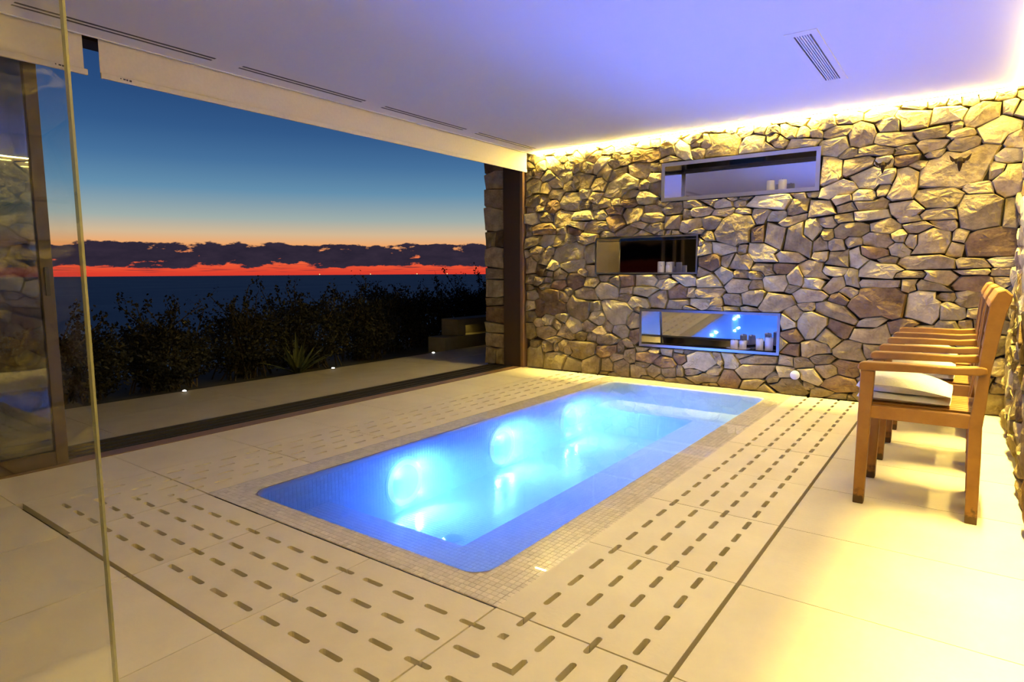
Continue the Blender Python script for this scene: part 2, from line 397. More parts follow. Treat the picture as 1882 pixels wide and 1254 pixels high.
def corner(w, jj=.004):
    o = [(jj, jj)]
    for v in (ROWS[0], ROWS[2]): o += [(v - SR, jj)] + [(q, p) for p, q in arc(SL - SR, v, -pi / 2, pi / 2)] + [(v + SR, jj)]
    o += [(w - .005, jj), (w - .005, w - .005), (jj, w - .005)]
    for v in (ROWS[2], ROWS[0]): o += [(jj, v + SR)] + arc(SL - SR, v, pi / 2, -pi / 2) + [(jj, v - SR)]
    hs = []
    r0 = ROWS[0]; hs.append([(.104, r0 - SR), (r0 - SR, .104), (r0 + SR, .104), (r0 + SR, r0 + SR), (.104, r0 + SR)])
    for s0, c in ((.180, ROWS[1]), (.257, ROWS[2])):
        hs.append([(s0, c - SR), (c - SR, c - SR), (c - SR, s0), (c, s0 - SR * .8), (c + SR, s0), (c + SR, c + SR), (s0, c + SR), (s0 - SR * .8, c)])
    for r, cs in ((1, (.0765,)), (2, (.153,)), (3, (.0765, .2295, .3825))):
        for c in cs:
            st_ = stadium(c, ROWS[r]); hs.append(st_); hs.append([(q, p) for p, q in st_])
    return [o] + hs
def tf(loops, f): return [[f(u, v) for u, v in lp] for lp in loops]
GN = 'slotted_slab'
ys_ = [PY0 + PIT * k for k in range(0, 8)]
for k in range(7):
    y0, y1 = ys_[k], min(ys_[k + 1], D + .06)
    j0 = .006 if k == 0 else .0022
    put_slab(tf(straight(y0, y1, SP, jj=.0022, notch1=y1 < D), lambda u, v: (PX1 + v, u)), GN)
    put_slab(tf(straight(y0, y1, SP, jj=.0022 if k else .005, notch1=y1 < D), lambda u, v: (PX0 - v, u)), GN)
for a, b in ((PX0, -2.415), (-2.415, -1.805), (-1.805, PX1)):
    put_slab(tf(straight(a, b, .605), lambda u, v: (u, PY0 - v - .004)), GN)
put_slab(tf(corner(.6), lambda a, b: (PX1 + a, PY0 - b)), GN)
put_slab(tf(corner(.597), lambda a, b: (PX0 - a, PY0 - b)), GN)

# ------------------------------------------------------------------ stone walls
MANUAL = "-128,1873,427,284,6 -3791,756,370,292,1 -586,834,356,249,0 -1744,1482,328,249,-2 -2960,678,301,255,-18 -3991,141,266,283,34 -3399,719,259,284,-33 146,1300,341,212,-3 -3523,1322,365,180,13 50,1533,265,247,0 -2908,1967,307,197,31 -3362,256,325,180,3 -1907,2241,280,205,-6 -3719,112,278,197,4 -1226,1348,209,262,0 -280,816,201,241,0 -249,1318,226,211,-3 -1547,197,292,161,7 -211,1664,282,162,1 -3064,885,263,164,0 -620,581,266,162,2 111,2132,230,185,2 -669,1843,270,157,1 -2052,220,272,153,6 -3325,853,276,149,0 -1410,1394,191,213,-2 -451,1788,164,248,-6 -1509,1276,249,163,-2 -2640,2254,306,131,-5 -878,743,314,129,-27 -3242,103,213,190,5 -3517,1865,228,177,-3 -1460,1702,374,106,-2 -1076,623,208,188,2 -1247,77,272,137,7 -270,1165,349,105,0 -593,1099,260,141,0 -1368,834,235,155,0 -3200,1576,306,118,1 205,1754,165,218,-7 -3591,1446,271,131,8 -3859,1573,262,133,6 -781,434,211,166,2 -832,130,249,141,8 -1032,435,258,132,5 15,2243,191,176,-7 -3463,527,176,191,3 -3369,2053,212,158,-5 -856,624,180,184,2 -3612,1677,223,147,-3 -3702,2244,253,129,-36 -3470,74,221,146,4 -1773,94,193,165,6 -1636,2222,172,185,-7 -1080,1102,189,167,0 -2502,833,201,156,0 -920,1772,227,137,-5 -2702,2106,212,148,-5 -934,517,184,167,2 -1999,1000,250,124,0 -4064,439,171,181,3 -3269,1300,137,224,-1 -3474,1165,266,114,10 -4011,2067,226,133,-4 -2776,1685,199,150,-1 -2891,114,180,166,5 -3057,388,246,121,3 -2297,905,194,152,0 -4065,1179,189,155,0 -3456,1000,195,150,0 -3066,267,225,130,3 -813,1435,258,112,2 -984,1933,138,212,-5 -3375,1688,259,112,6 -959,2129,195,149,1 -2005,72,338,85,4 -4022,1884,227,126,-4 -3335,1454,222,128,-1 238,1522,130,218,0 -1046,1624,201,139,-5 -527,2130,280,100,-6 -414,2283,201,138,-9 -3825,431,234,119,3 -3562,436,179,155,1 236,92,167,165,7 -773,2191,164,169,-8 -3164,615,186,147,1 -2634,897,262,104,0 -1131,886,244,112,0 -2181,1544,238,114,5 -2897,489,199,136,3 -2357,1574,185,146,-4 -435,1586,205,131,4 -781,276,180,147,5 -2979,1604,191,139,-1 -903,1199,173,152,17 -1731,970,205,129,0 -616,1341,193,135,0 -4014,830,240,108,1 -3818,1462,192,133,-1 -3691,1943,196,131,-14 -1567,1427,144,176,-2 -2627,1004,244,103,0 -199,2274,200,123,-6 -1385,978,183,134,0 54,998,251,97,0 -179,1039,182,135,0 -1692,1183,177,137,0 -1527,280,307,80,4 -3572,270,156,155,4 -2195,1016,206,117,0 -1971,902,265,90,0 -2648,1835,178,135,-15 -1987,1180,187,127,0 -1233,1648,185,130,12 -669,1631,215,109,5 -1109,1454,131,180,-27 -2283,2257,165,141,-6 -3740,1823,178,132,26 -1084,2342,187,125,-8 -616,663,186,125,0 -4021,1435,228,102,18 -569,1461,202,114,-3 -800,1964,211,110,14 -4062,730,193,119,1 -3644,1067,201,114,0 -1277,1231,250,91,0 -665,1551,249,92,2 -82,2041,205,110,4 -2611,237,209,106,3 -2698,793,209,105,1 -664,2064,246,89,-1 -4033,1699,187,118,-3 -1862,1305,197,111,-12 -2961,2094,205,106,29 -2762,595,136,162,1 -2405,972,215,101,0 -595,993,277,78,2 -2837,1004,176,124,0 -1575,860,183,119,2 -649,1256,206,104,-5 -2807,1512,236,92,8 -2284,778,210,101,2 -3054,119,143,149,5 -1547,1601,144,148,-2 -2395,192,201,105,4 -1762,244,161,132,4 -2694,77,193,109,5 -3829,1696,181,116,-23 -3586,2144,163,128,-25 246,531,128,162,3 -3666,962,181,114,0 -80,780,165,126,0 -1846,1058,161,129,-30 -3455,2314,186,111,3 -417,654,194,105,3 -1240,194,187,108,4 -1226,2192,229,89,2 -4051,580,169,120,3 -213,1532,234,86,1 -3100,2130,132,153,-5 -3169,2005,161,125,24 -757,1209,134,150,-30 -2563,1636,209,95,-3 -928,1101,215,92,0 -298,2153,245,80,8 -3137,2233,212,92,34 -1984,1555,172,112,-2 15,874,147,131,3 -1084,999,172,111,0 -3838,1244,141,135,0 -954,2245,192,99,11 -3268,517,169,111,3 -3701,2057,165,113,-4 -2521,1921,142,132,-4 -2739,435,117,161,1 -2560,1524,209,89,8 19,1150,204,91,0 -1217,1046,123,151,0 -2075,1673,188,98,-2 -2069,792,186,99,2 -1221,529,161,115,2 250,375,141,131,7 -2784,242,126,145,3 -3458,1531,189,96,-11 -727,1708,174,104,-5 -938,234,160,112,5 -906,982,165,109,20 -287,2061,187,96,-5 -1550,59,185,98,6 -232,979,212,84,0 -1259,1546,223,78,17 -3810,2157,178,97,23 -1906,148,149,117,6 -3619,597,181,95,1 -2360,1705,170,102,-4 -3374,398,152,113,3 -4086,1565,126,136,-1 194,1928,175,98,-7 -459,1264,156,108,0 -605,446,156,107,6 -1225,403,143,117,2 -4062,1018,168,98,0 -3790,255,139,119,4 25,1714,183,89,-1 -3218,734,146,111,1 -3802,570,138,118,3 -3897,1116,140,117,0 -3737,1167,139,117,0 -786,1037,112,144,0 -3253,1113,126,129,-1 -870,2361,166,96,-8 -2142,1734,206,77,-4 -2523,92,149,106,5 -346,1439,192,83,-3 218,1159,203,77,0 250,678,140,112,0 -2564,1718,209,73,-4 -3226,2289,143,108,12 -1385,1579,166,92,-2 -3141,477,165,93,1 -1758,841,159,96,0 -2813,1877,168,90,26 -2547,2025,175,86,3 -2357,99,145,105,3 -3165,1692,161,94,-3 -1322,1125,188,80,0 -2027,1316,116,127,0 -3252,984,147,100,0 -2953,201,160,92,5 -2253,247,141,103,4 -915,1313,115,127,0 -2989,1729,190,76,-3 -3979,273,144,101,3 -875,863,131,109,0 213,2033,112,129,-7 -585,2249,136,105,-8 -963,50,188,76,5 -3709,349,207,69,3 -1817,1213,112,126,-2 -2812,1786,167,84,-3 -1890,1718,169,82,-4 81,777,171,81,0 -3890,2263,121,114,-6 -2835,911,156,88,1 -1322,2299,135,101,-7 -856,1624,159,86,-2 -1037,1317,106,129,-2 -893,1689,137,100,-2 -2886,2222,152,89,14 -3908,1008,141,96,0 -3339,1813,157,86,-3 -1149,292,141,96,5 -2666,1955,114,118,-5 -1004,1513,152,88,-2 -179,1455,145,92,-3 -3838,941,138,96,0 -447,1975,143,93,3 -2126,120,156,86,4 -1033,1226,130,102,0 -3839,1896,100,131,-4 -813,919,146,90,0 -86,1255,113,115,0 -3104,1813,142,93,-3 -3322,1931,137,94,-5 -977,344,170,76,5 229,1088,164,78,-3 -3537,2011,133,96,-3 -3598,828,112,114,1 -1370,134,130,98,7 -1874,1647,183,69,-2 -2796,359,117,107,3 -2050,2299,100,124,38 -1266,302,127,97,4 -3961,1348,145,84,0 -2016,1430,145,84,-2 -4113,254,99,122,3 -3778,1327,120,100,-1 -3246,405,105,113,3 -863,1538,136,86,-5 -450,2039,153,76,3 -3049,528,102,110,1 242,209,114,99,7 -97,2127,167,67,4 -2707,1561,148,76,-1 180,2272,104,107,8 -3051,2331,121,90,-7 -4107,1300,105,102,0 -411,1513,152,70,6 -866,2069,145,73,4 121,1838,98,110,-7 -380,1322,81,131,-3 -381,1064,204,52,0 -376,986,102,102,3 -1118,801,139,75,2 -3543,887,110,95,0 282,279,126,82,7 -596,1961,105,95,-6 -2647,162,125,81,5 -2894,316,79,128,3 -465,1379,104,96,-3 -527,1181,137,73,-3 -2974,1820,130,77,-3 -4075,1794,147,68,-3 -68,1358,95,103,-3 28,1096,199,48,0 -1911,813,97,98,0 -3631,1546,117,82,-1 -983,1404,93,102,0 -4075,928,121,78,1 -1553,971,122,77,0 -3920,1810,142,66,-3 -2249,117,88,104,6 -595,1752,95,96,-3 -363,1920,131,70,8 -2122,2308,131,69,33 -1683,1300,82,110,0 -2221,1639,89,100,-2 -1869,269,65,133,34 -786,1341,111,74,-2 -1248,941,108,75,0 -254,1994,117,68,8 -2157,899,78,100,0 -1725,1720,122,60,-2 -1695,1643,135,54,-2 -136,896,125,58,0 -3686,262,69,98,4 -1078,95,87,77,5 -138,2188,84,67,-10"
def angular(P, tol):
    """keep the corners of a traced outline only, then halve its long edges"""
    n = len(P); a = int(np.argmax(((P - P.mean(0)) ** 2).sum(1)))
    Q = np.concatenate([np.roll(P, -a, axis=0), P[a:a + 1]])          # closed, starting at a corner
    b = int(np.argmax(((Q - Q[0]) ** 2).sum(1))); keep = {0, b}; todo = [(0, b), (b, n)]
    while todo:
        i, j = todo.pop()
        if j - i < 2: continue
        e = Q[j] - Q[i]; l = math.hypot(*e) + 1e-9
        d = np.abs(e[0] * (Q[i + 1:j, 1] - Q[i, 1]) - e[1] * (Q[i + 1:j, 0] - Q[i, 0])) / l
        k = int(np.argmax(d))
        if d[k] > tol: keep.add(i + 1 + k); todo += [(i, i + 1 + k), (i + 1 + k, j)]
    q = [Q[k] for k in sorted(keep)]; out = []
    for k in range(len(q)):
        s, e = q[k], q[(k + 1) % len(q)]; out.append(s)
        if math.hypot(*(e - s)) > .035: out.append((s + e) / 2)
    return np.array(out)
def stone_layout(u0, u1, z0, z1, excl, seeds, fill=(.06, .12), stop=1.5, seed=1, G=.008):
    r = np.random.default_rng(seed)
    nu, nz_ = int((u1 - u0) / G), int((z1 - z0) / G)
    U, Z = np.meshgrid(u0 + (np.arange(nu) + .5) * G, z0 + (np.arange(nz_) + .5) * G)
    best = np.full(U.shape, 9.0, np.float32); lab = np.full(U.shape, -1, np.int32)
    ok = np.ones(U.shape, bool)
    for a, b, c, d in excl: ok &= ~((U > a) & (U < b) & (Z > c) & (Z < d))
    st = []
    def add(s):
        u, z, w, h, a = s
        ca, sa = math.cos(a), math.sin(a); R = 2.2 * max(w, h)
        i0, i1 = max(0, int((u - R - u0) / G)), min(nu, int((u + R - u0) / G)); k0, k1 = max(0, int((z - R - z0) / G)), min(nz_, int((z + R - z0) / G))
        if i0 >= i1 or k0 >= k1: return
        du, dz = U[k0:k1, i0:i1] - u, Z[k0:k1, i0:i1] - z
        p, q = (du * ca + dz * sa) / (w / 2), (-du * sa + dz * ca) / (h / 2)
        e = 3.0
        sh = r.uniform(-.25, .25); p = p + sh * q
        dd = (np.abs(p) ** e + np.abs(q) ** e) ** (1 / e) + .10 * np.sin(3 * np.arctan2(q, p) + r.uniform(0, 6))
        b_ = best[k0:k1, i0:i1]; l_ = lab[k0:k1, i0:i1]; mk = dd < b_
        b_[mk] = dd[mk]; l_[mk] = len(st); st.append(s)
    for s in seeds: add(s)
    # fill what is left, largest gaps first
    for it in range(1500):
        bb = np.where(ok, best, 0)
        if bb.max() < stop: break
        cand = np.argwhere(bb > max(stop, bb.max() * .9)); k, i = cand[r.integers(len(cand))]
        w = r.uniform(*fill); add((U[k, i], Z[k, i], w * r.uniform(1.0, 1.9), w, r.uniform(-.35, .35)))
    lab[~ok] = -2
    out = []
    for i, (u, z, w, h, a) in enumerate(st):
        n = 40
        th = np.arange(n) / n * 2 * pi + r.uniform(0, .15)
        dx, dz = np.cos(th) * w, np.sin(th) * h
        ca, sa = math.cos(a), math.sin(a)
        ex, ez = dx * ca - dz * sa, dx * sa + dz * ca
        t = np.arange(0, 1.6, .02)
        pu, pz = u + ex[:, None] * t, z + ez[:, None] * t
        iu = np.floor((pu - u0) / G).astype(int); iz = np.floor((pz - z0) / G).astype(int)
        ins = (iu >= 0) & (iu < nu) & (iz >= 0) & (iz < nz_)
        lb = np.where(ins, lab[np.clip(iz, 0, nz_ - 1), np.clip(iu, 0, nu - 1)], -3)
        same = lb == i
        if not same[:, 0].all(): continue
        last = np.argmin(same, axis=1); last[same.all(axis=1)] = len(t) - 1
        rr = t[last]; ln = np.hypot(ex, ez) * rr
        ln = np.maximum(ln - .0030, ln * .5); sc = ln / np.maximum(np.hypot(ex, ez), 1e-6)
        pts = np.stack([u + ex * sc, z + ez * sc], 1)
        pts = angular(pts, min(.016, .10 * math.sqrt(w * h))); c = pts.mean(0)
        area = .5 * abs(np.sum(pts[:, 0] * np.roll(pts[:, 1], -1) - np.roll(pts[:, 0], -1) * pts[:, 1]))
        if area < .0005 or len(pts) < 4: continue
        out.append((area, pts, c))
    out.sort(key=lambda q: -q[0]); return out
def stone_geo(pts, c, r, prot):
    """quarry-faced stone: outline, chamfer, and a face broken into two or three tilted facets"""
    n = len(pts); R_ = max(np.ptp(pts[:, 0]), np.ptp(pts[:, 1])) / 2; size = math.sqrt(abs(np.ptp(pts[:, 0]) * np.ptp(pts[:, 1])))
    d0 = prot * r.uniform(.75, 1.45)
    pl = []
    for k in range(r.integers(2, 4)):
        a = r.uniform(0, 2 * pi); g_ = r.uniform(.3, 1.0); pl.append((r.uniform(.70, 1.15), math.cos(a) * g_, math.sin(a) * g_))
    def dep(q):
        u, v = (q - c) / R_
        return d0 * max(.18, min(1.12, min(k0 + gu * u + gv * v for k0, gu, gv in pl)))
    vs = []
    for k_, s in enumerate((1.0, 1.0, .94, .72, .38)):
        for p in pts:
            q = c + (p - c) * (s + (r.uniform(-.03, .03) if k_ >= 3 else 0))
            if k_ == 0: y = .045
            elif k_ == 1: y = .010 - .45 * dep(q) + r.uniform(-.003, .003)
            else: y = -dep(q) * (.93 if k_ == 2 else 1) + r.uniform(-.0035, .0035) * min(1, size / .1)
            vs.append((q[0] - c[0], y, q[1] - c[1]))
    vs.append((0, -dep(c), 0))
    fs = []
    for k in range(4):
        for i in range(n):
            j = (i + 1) % n; fs.append((k * n + i, k * n + j, (k + 1) * n + j, (k + 1) * n + i))
    for i in range(n): fs.append((4 * n + i, 4 * n + (i + 1) % n, 5 * n))
    return vs, fs
def build_stones(layout, parent, to_world, limit=300, seed=3, prot=.036):
    r = np.random.default_rng(seed); rest = MB()
    for k, (ar, pts, c) in enumerate(layout):
        vs, fs = stone_geo(pts, c, r, prot)
        wc = to_world(c[0], c[1], 0)
        vw = [tuple(np.array(to_world(v[0] + c[0], v[2] + c[1], v[1])) - wc) for v in vs]
        if k < limit:
            mb = MB(); mb.add(vw, fs)
            q = r.random(); o = link('stone', mb.mesh('stone'), 'stone2' if q < .16 else ('stone3' if q > .72 else 'stone1'), parent); o.location = wc
        else: rest.add([tuple(np.array(v) + wc) for v in vw], fs)
    if rest.v:
        o = rest.build('small_stones', 'stone1', parent); o['kind'] = 'stuff'
# back wall, running on outdoors past the window post
POST = (-4.40, -4.11)
mb = MB()
YB = D + .035
for x0, x1, z0, z1 in grid_minus(-4.71, XR + .30, -.14, H + .24, NICHES): mb.box(x0, x1, YB, YB + .34, z0, z1)
wall_back = struct(mb.build('wall_back', 'mortar'))
seeds = [tuple(int(q) / 1000 for q in s.split(',')[:4]) + (math.radians(int(s.split(',')[4])),) for s in MANUAL.split()]
zc = .0
for hgt, n in ((.2, 2), (.17, 1), (.13, 1), (.2, 1), (.1, 1), (.22, 1), (.13, 1), (.24, 1), (.2, 2), (.26, 1), (.22, 1), (.2, 1), (.22, 1)):
    for q in range(n): seeds.append((-4.555 + (q - (n - 1) / 2) * .15, zc + hgt / 2, .31 / n, hgt, rng.uniform(-.12, .12)))
    zc += hgt
ex = [(a - .004, b + .004, c - .012, d + .012) for a, b, c, d in NICHES] + [(POST[0], POST[1], -1, 3)]
lay = stone_layout(-4.71, XR + .06, .0, H + .05, ex, seeds, seed=11)
build_stones(lay, wall_back, lambda u, z, d: (u, D + d, z))
# right wall
mb = MB(); mb.box(XR + .035, XR + .35, YN - .2, D + .35, -.14, H + .24)
wall_right = struct(mb.build('wall_right', 'mortar'))
r_ = np.random.default_rng(5); seeds = []
lay = stone_layout(-1.3, D, .0, H + .05, [], [], fill=(.10, .22), stop=1.35, seed=23, G=.012)
lay.sort(key=lambda q: -float(q[2][0] > 1.2) - .2 * q[0])
build_stones(lay, wall_right, lambda u, z, d: (XR + d, u, z), limit=240, seed=9)
# near end, never in view but mirrored faintly in the steel and glass
mb = MB(); mb.box(-4.0, XR + .3, YN - .2, YN, -.14, H + .24); wall_near = struct(mb.build('wall_near', 'darkwall'))

# ------------------------------------------------------------------ LED strips
def strip(name, label, mtl, boxes_profile, boxes_led, grp):
    t = empty(name, boxes_profile[:1] and (boxes_profile[0], boxes_profile[2], boxes_profile[4])); tag(t, label, 'light strip', grp)
    mb = MB(); mb.box(*boxes_profile); mb.build('profile', 'white', t)
    mb = MB(); mb.box(*boxes_led); mb.build('diffuser', mtl, t)
g = 'warm light strips along the stone walls'
strip('light_strip', 'warm light strip along the top of the back stone wall under the ceiling', 'cove_back', (-3.95, XR - .10, D - .060, D - .036, H - .010, H - .0005), (-3.95, XR - .10, D - .060, D - .036, H - .017, H - .010), g)
strip('light_strip', 'warm light strip along the top of the right stone wall above the chairs', 'cove_right', (XR - .066, XR - .042, YN + .1, D - .10, H - .010, H - .0005), (XR - .066, XR - .042, YN + .1, D - .10, H - .017, H - .010), g)
# the strips' narrow lenses graze down the stones and onto the floor
for (x, y, ln, rot, e, spr) in (((-3.95 + XR - .1) / 2, D - .10, 4.1, 0, GRAZE_BACK, 26), (XR - .095, (YN + D) / 2, D - YN - .3, pi / 2, GRAZE_RIGHT, 31)):
    ld = bpy.data.lights.new('grazing_lens', 'AREA'); ld.shape = 'RECTANGLE'; ld.size = ln; ld.size_y = .02; ld.energy = e; ld.color = WARM; ld.spread = math.radians(spr)
    lo = bpy.data.objects.new('grazing_lens', ld); COL.objects.link(lo); lo.location = (x, y, H - .018); lo.rotation_euler = (0, 0, rot)

# ------------------------------------------------------------------ pool basin
ZS, ZF, RC = -.19, -.42, .10           # shelf, pit floor, plan corner radius
SX, SYN, SYF = -1.855, WY0 + .47, WY1 - .45
def rrect(x0, x1, y0, y1, r, n=8):
    out = []
    for (cx_, cy_, a0) in ((x1 - r, y0 + r, -pi / 2), (x1 - r, y1 - r, 0), (x0 + r, y1 - r, pi / 2), (x0 + r, y0 + r, pi)):
        out += [(cx_ + r * math.cos(a0 + pi / 2 * i / n), cy_ + r * math.sin(a0 + pi / 2 * i / n)) for i in range(n + 1)]
    return out
mb = MB()
prof = [(0, -.0015), (.004, -.002), (.010, -.006), (.014, -.013), (.015, -.022), (.015, ZF - .03)]
loops_ = [[(x, y, z) for x, y in rrect(WX0 + o, WX1 - o, WY0 + o, WY1 - o, RC - o * .5)] for o, z in prof]
nl = len(loops_[0])
mb.add([p for lp in loops_ for p in lp], [(k * nl + i, (k + 1) * nl + i, (k + 1) * nl + (i + 1) % nl, k * nl + (i + 1) % nl) for k in range(len(prof) - 1) for i in range(nl)])
mb.build('pool_rim', 'rim', None); rim_o = bpy.data.objects['pool_rim']
mb = MB()
# coping bed between the rounded hole and the square outer edge
rr = rrect(WX0, WX1, WY0, WY1, RC)
pts2 = [[Vector((x, y, 0)) for x, y in ((PX0 + .001, PY0 + .003), (PX1 - .001, PY0 + .003), (PX1 - .001, PY1), (PX0 + .001, PY1))], [Vector((x, y, 0)) for x, y in rr]]
flat = [p for lp in pts2 for p in lp]
tr_ = tessellate_polygon(pts2)
mb.add([(p.x, p.y, -.0022) for p in flat], [tuple(t) for t in tr_])
basin = struct(mb.build('pool_basin', 'grout')); rim_o.parent = basin
b2 = MB()
b2.box(WX0, WX1, WY0, SYN, ZF - .05, ZS); b2.box(SX, WX1, SYN, SYF, ZF - .05, ZS); b2.box(WX0, WX1, SYF, WY1, ZF - .05, ZS)
b2.box(WX0, SX, SYN, SYF, ZF - .06, ZF)
b2.build('pool_bench', 'poolgrout', basin)
b3 = MB()                                          # outside of the basin, under the slabs
b3.box(PX0 - .02, PX0, PY0, PY1, -.5, -.03); b3.box(PX1, PX1 + .02, PY0, PY1, -.5, -.03); b3.box(PX0, PX1, PY0 - .02, PY0, -.5, -.03); b3.box(PX0, PX1, PY1, PY1 + .02, -.5, -.03)
b3.build('pool_shell', 'gutter', basin)
TP, TG = .0252, .0016
def tile_add(mb, c, du, dv, n, hu, hv, t=.0016):
    """one mosaic piece: top, four chamfers, no underside"""
    c, du, dv, n = Vector(c), Vector(du), Vector(dv), Vector(n)
    vs = [c + du * (a * hu) + dv * (b * hv) - n * .001 for a, b in ((-1, -1), (1, -1), (1, 1), (-1, 1))]
    k = .95
    vs += [c + du * (a * hu * k) + dv * (b * hv * k) + n * t for a, b in ((-1, -1), (1, -1), (1, 1), (-1, 1))]
    mb.add(vs, [(4, 5, 6, 7), (0, 1, 5, 4), (1, 2, 6, 5), (2, 3, 7, 6), (3, 0, 4, 7)])
hh = (TP - TG) / 2
mbt = MB(); tile_add(mbt, (0, 0, 0), (1, 0, 0), (0, 1, 0), (0, 0, 1), hh, hh)
tile_me = mbt.mesh('tile', fix=False)
def in_rr(x, y, m=0.0):
    x0, x1, y0, y1 = WX0 - m, WX1 + m, WY0 - m, WY1 + m
    if not (x0 < x < x1 and y0 < y < y1): return False
    dx = max(x0 + RC - x, x - (x1 - RC), 0); dy = max(y0 + RC - y, y - (y1 - RC), 0)
    return dx * dx + dy * dy < RC * RC
cells = []
nx_, ny_ = round((PX1 - PX0 - .006) / TP), round((PY1 - PY0 - .006) / TP)
for i in range(nx_):
    for j in range(ny_):
        x, y = PX0 + .003 + (i + .5) * TP, PY0 + .005 + (j + .5) * TP
        if not in_rr(x, y, .009): cells.append((x, y))
cells.sort(key=lambda c: c[0] ** 2 + c[1] ** 2)
for x, y in cells[:300]:
    o = link('tile', tile_me, None, basin); o.location = (x, y, -.0018)
tile_me.materials.append(M['tile'])
mb = MB()
for x, y in cells[300:]: tile_add(mb, (x, y, -.0018), (1, 0, 0), (0, 1, 0), (0, 0, 1), hh, hh)
o = mb.build('border_tiles', 'tile', basin, fix=False); o['kind'] = 'stuff'
# mosaic inside the water
mb = MB()
def tile_rect(x0, x1, y0, y1, z):
    n, q = int((x1 - x0) / TP), int((y1 - y0) / TP); px, py = (x1 - x0) / n, (y1 - y0) / q
    for i in range(n):
        for j in range(q): tile_add(mb, (x0 + (i + .5) * px, y0 + (j + .5) * py, z), (1, 0, 0), (0, 1, 0), (0, 0, 1), (px - TG) / 2, (py - TG) / 2)
tile_rect(WX0 + .015, WX1 - .015, WY0 + .015, SYN, ZS); tile_rect(SX, WX1 - .015, SYN, SYF, ZS); tile_rect(WX0 + .015, WX1 - .015, SYF, WY1 - .015, ZS)
tile_rect(WX0 + .015, SX, SYN, SYF, ZF)
# walls: follow the rounded outline
o_ = .0155
ring = rrect(WX0 + o_, WX1 - o_, WY0 + o_, WY1 - o_, RC - .008, 8)
per = []
for i in range(len(ring)):
    a, b = Vector(ring[i]), Vector(ring[(i + 1) % len(ring)]); n = max(1, round((b - a).length / TP))
    per += [a.lerp(b, k / n) for k in range(n)]
for i in range(len(per)):
    a, b = per[i], per[(i + 1) % len(per)]; d = (b - a); l = d.length
    if l < .008: continue
    d = d / l; nrm = Vector((-d.y, d.x, 0)); c = (a + b) / 2
    pit = c.x < WX0 + .03 and SYN < c.y < SYF
    for k in range(16 if pit else 7):
        z = -.026 - TP * (k + .5)
        tile_add(mb, (c.x, c.y, z), (d.x, d.y, 0), (0, 0, 1), nrm, (l - TG) / 2, hh)
for x, y0, y1 in ((SX, SYN, SYF),):
    n = int((y1 - y0) / TP)
    for i in range(n):
        for k in range(9): tile_add(mb, (x - .0005, y0 + (i + .5) * (y1 - y0) / n, ZS - TP * (k + .5)), (0, 1, 0), (0, 0, 1), (-1, 0, 0), hh, hh)
for y, s in ((SYN, 1), (SYF, -1)):
    n = int((SX - WX0) / TP)
    for i in range(n):
        for k in range(9): tile_add(mb, (WX0 + (i + .5) * (SX - WX0) / n, y + s * .0005, ZS - TP * (k + .5)), (1, 0, 0), (0, 0, 1), (0, s, 0), hh, hh)
o = mb.build('basin_tiles', 'pooltile', basin, fix=False); o['kind'] = 'stuff'
mb = MB(); mb.lathe([(.055, .0), (.055, .006), (.045, .009), (.012, .010)], (-2.30, 2.56, ZF + .001), 20); mb.build('floor_drain', 'steel2', basin)
# lamps on the window-side wall
for k, (y, wh) in enumerate(((2.715, 'nearest the camera, at the near end of the pool'), (3.745, 'in the middle of the three on the window side'), (4.755, 'closest to the stone wall, at the far end'))):
    c = (WX0 + .016, y, -.235)
    t = empty('pool_light', c); tag(t, 'round blue underwater lamp ' + wh, 'pool light', 'underwater lamps along the window side of the pool')
    MB().lathe([(.165, 0), (.165, .006), (.150, .010), (.150, 0)], c, 32, 'x').build('bezel', 'white', t, smooth=False)
    MB().lathe([(.146, .004), (.144, .016), (.136, .026), (.126, .028), (.118, .022), (.114, .008)], c, 32, 'x').build('halo_ring', 'lamphalo', t)  # glowing ring added to imitate the soft halo around the lamp
    MB().lathe([(.113, .006), (.110, .018), (.085, .026), (.045, .030), (.01, .031)], c, 32, 'x', ).build('lens', 'lens', t, smooth=True)
    for q in range(4):                          # four added light pairs round the lens, for pool light and halo
        dy_, dz_ = .126 * math.cos(pi / 4 + q * pi / 2), .126 * math.sin(pi / 4 + q * pi / 2)
        for kind, e, off in (('SPOT', POOL_P / 4, .052), ('POINT', POOL_H / 4, .060)):
            ld = bpy.data.lights.new('pool_lamp', kind); lo = bpy.data.objects.new('lamp', ld); COL.objects.link(lo)
            ld.energy = e; ld.color = POOL_COL; ld.shadow_soft_size = .010
            if kind == 'SPOT': ld.spot_size = math.radians(168); ld.spot_blend = 1.0
            lo.location = (WX0 + off, y + dy_, -.235 + dz_); lo.rotation_euler = Vector((1, 0, .12)).to_track_quat('-Z', 'Y').to_euler()
            lo.parent = t; lo.matrix_parent_inverse = Matrix.Translation(-Vector(c))
    ld = bpy.data.lights.new('pool_beam', 'SPOT'); lo = bpy.data.objects.new('beam', ld); COL.objects.link(lo)
    ld.energy = 14; ld.color = (.25, .55, 1.0); ld.spot_size = math.radians(8); ld.spot_blend = .9; ld.shadow_soft_size = .01
    lo.location = (WX0 + .06, y, -.235); lo.rotation_euler = (Vector((-1.89, y + .24, -.42)) - Vector(lo.location)).to_track_quat('-Z', 'Y').to_euler()
    lo.parent = t; lo.matrix_parent_inverse = Matrix.Translation(-Vector(c))
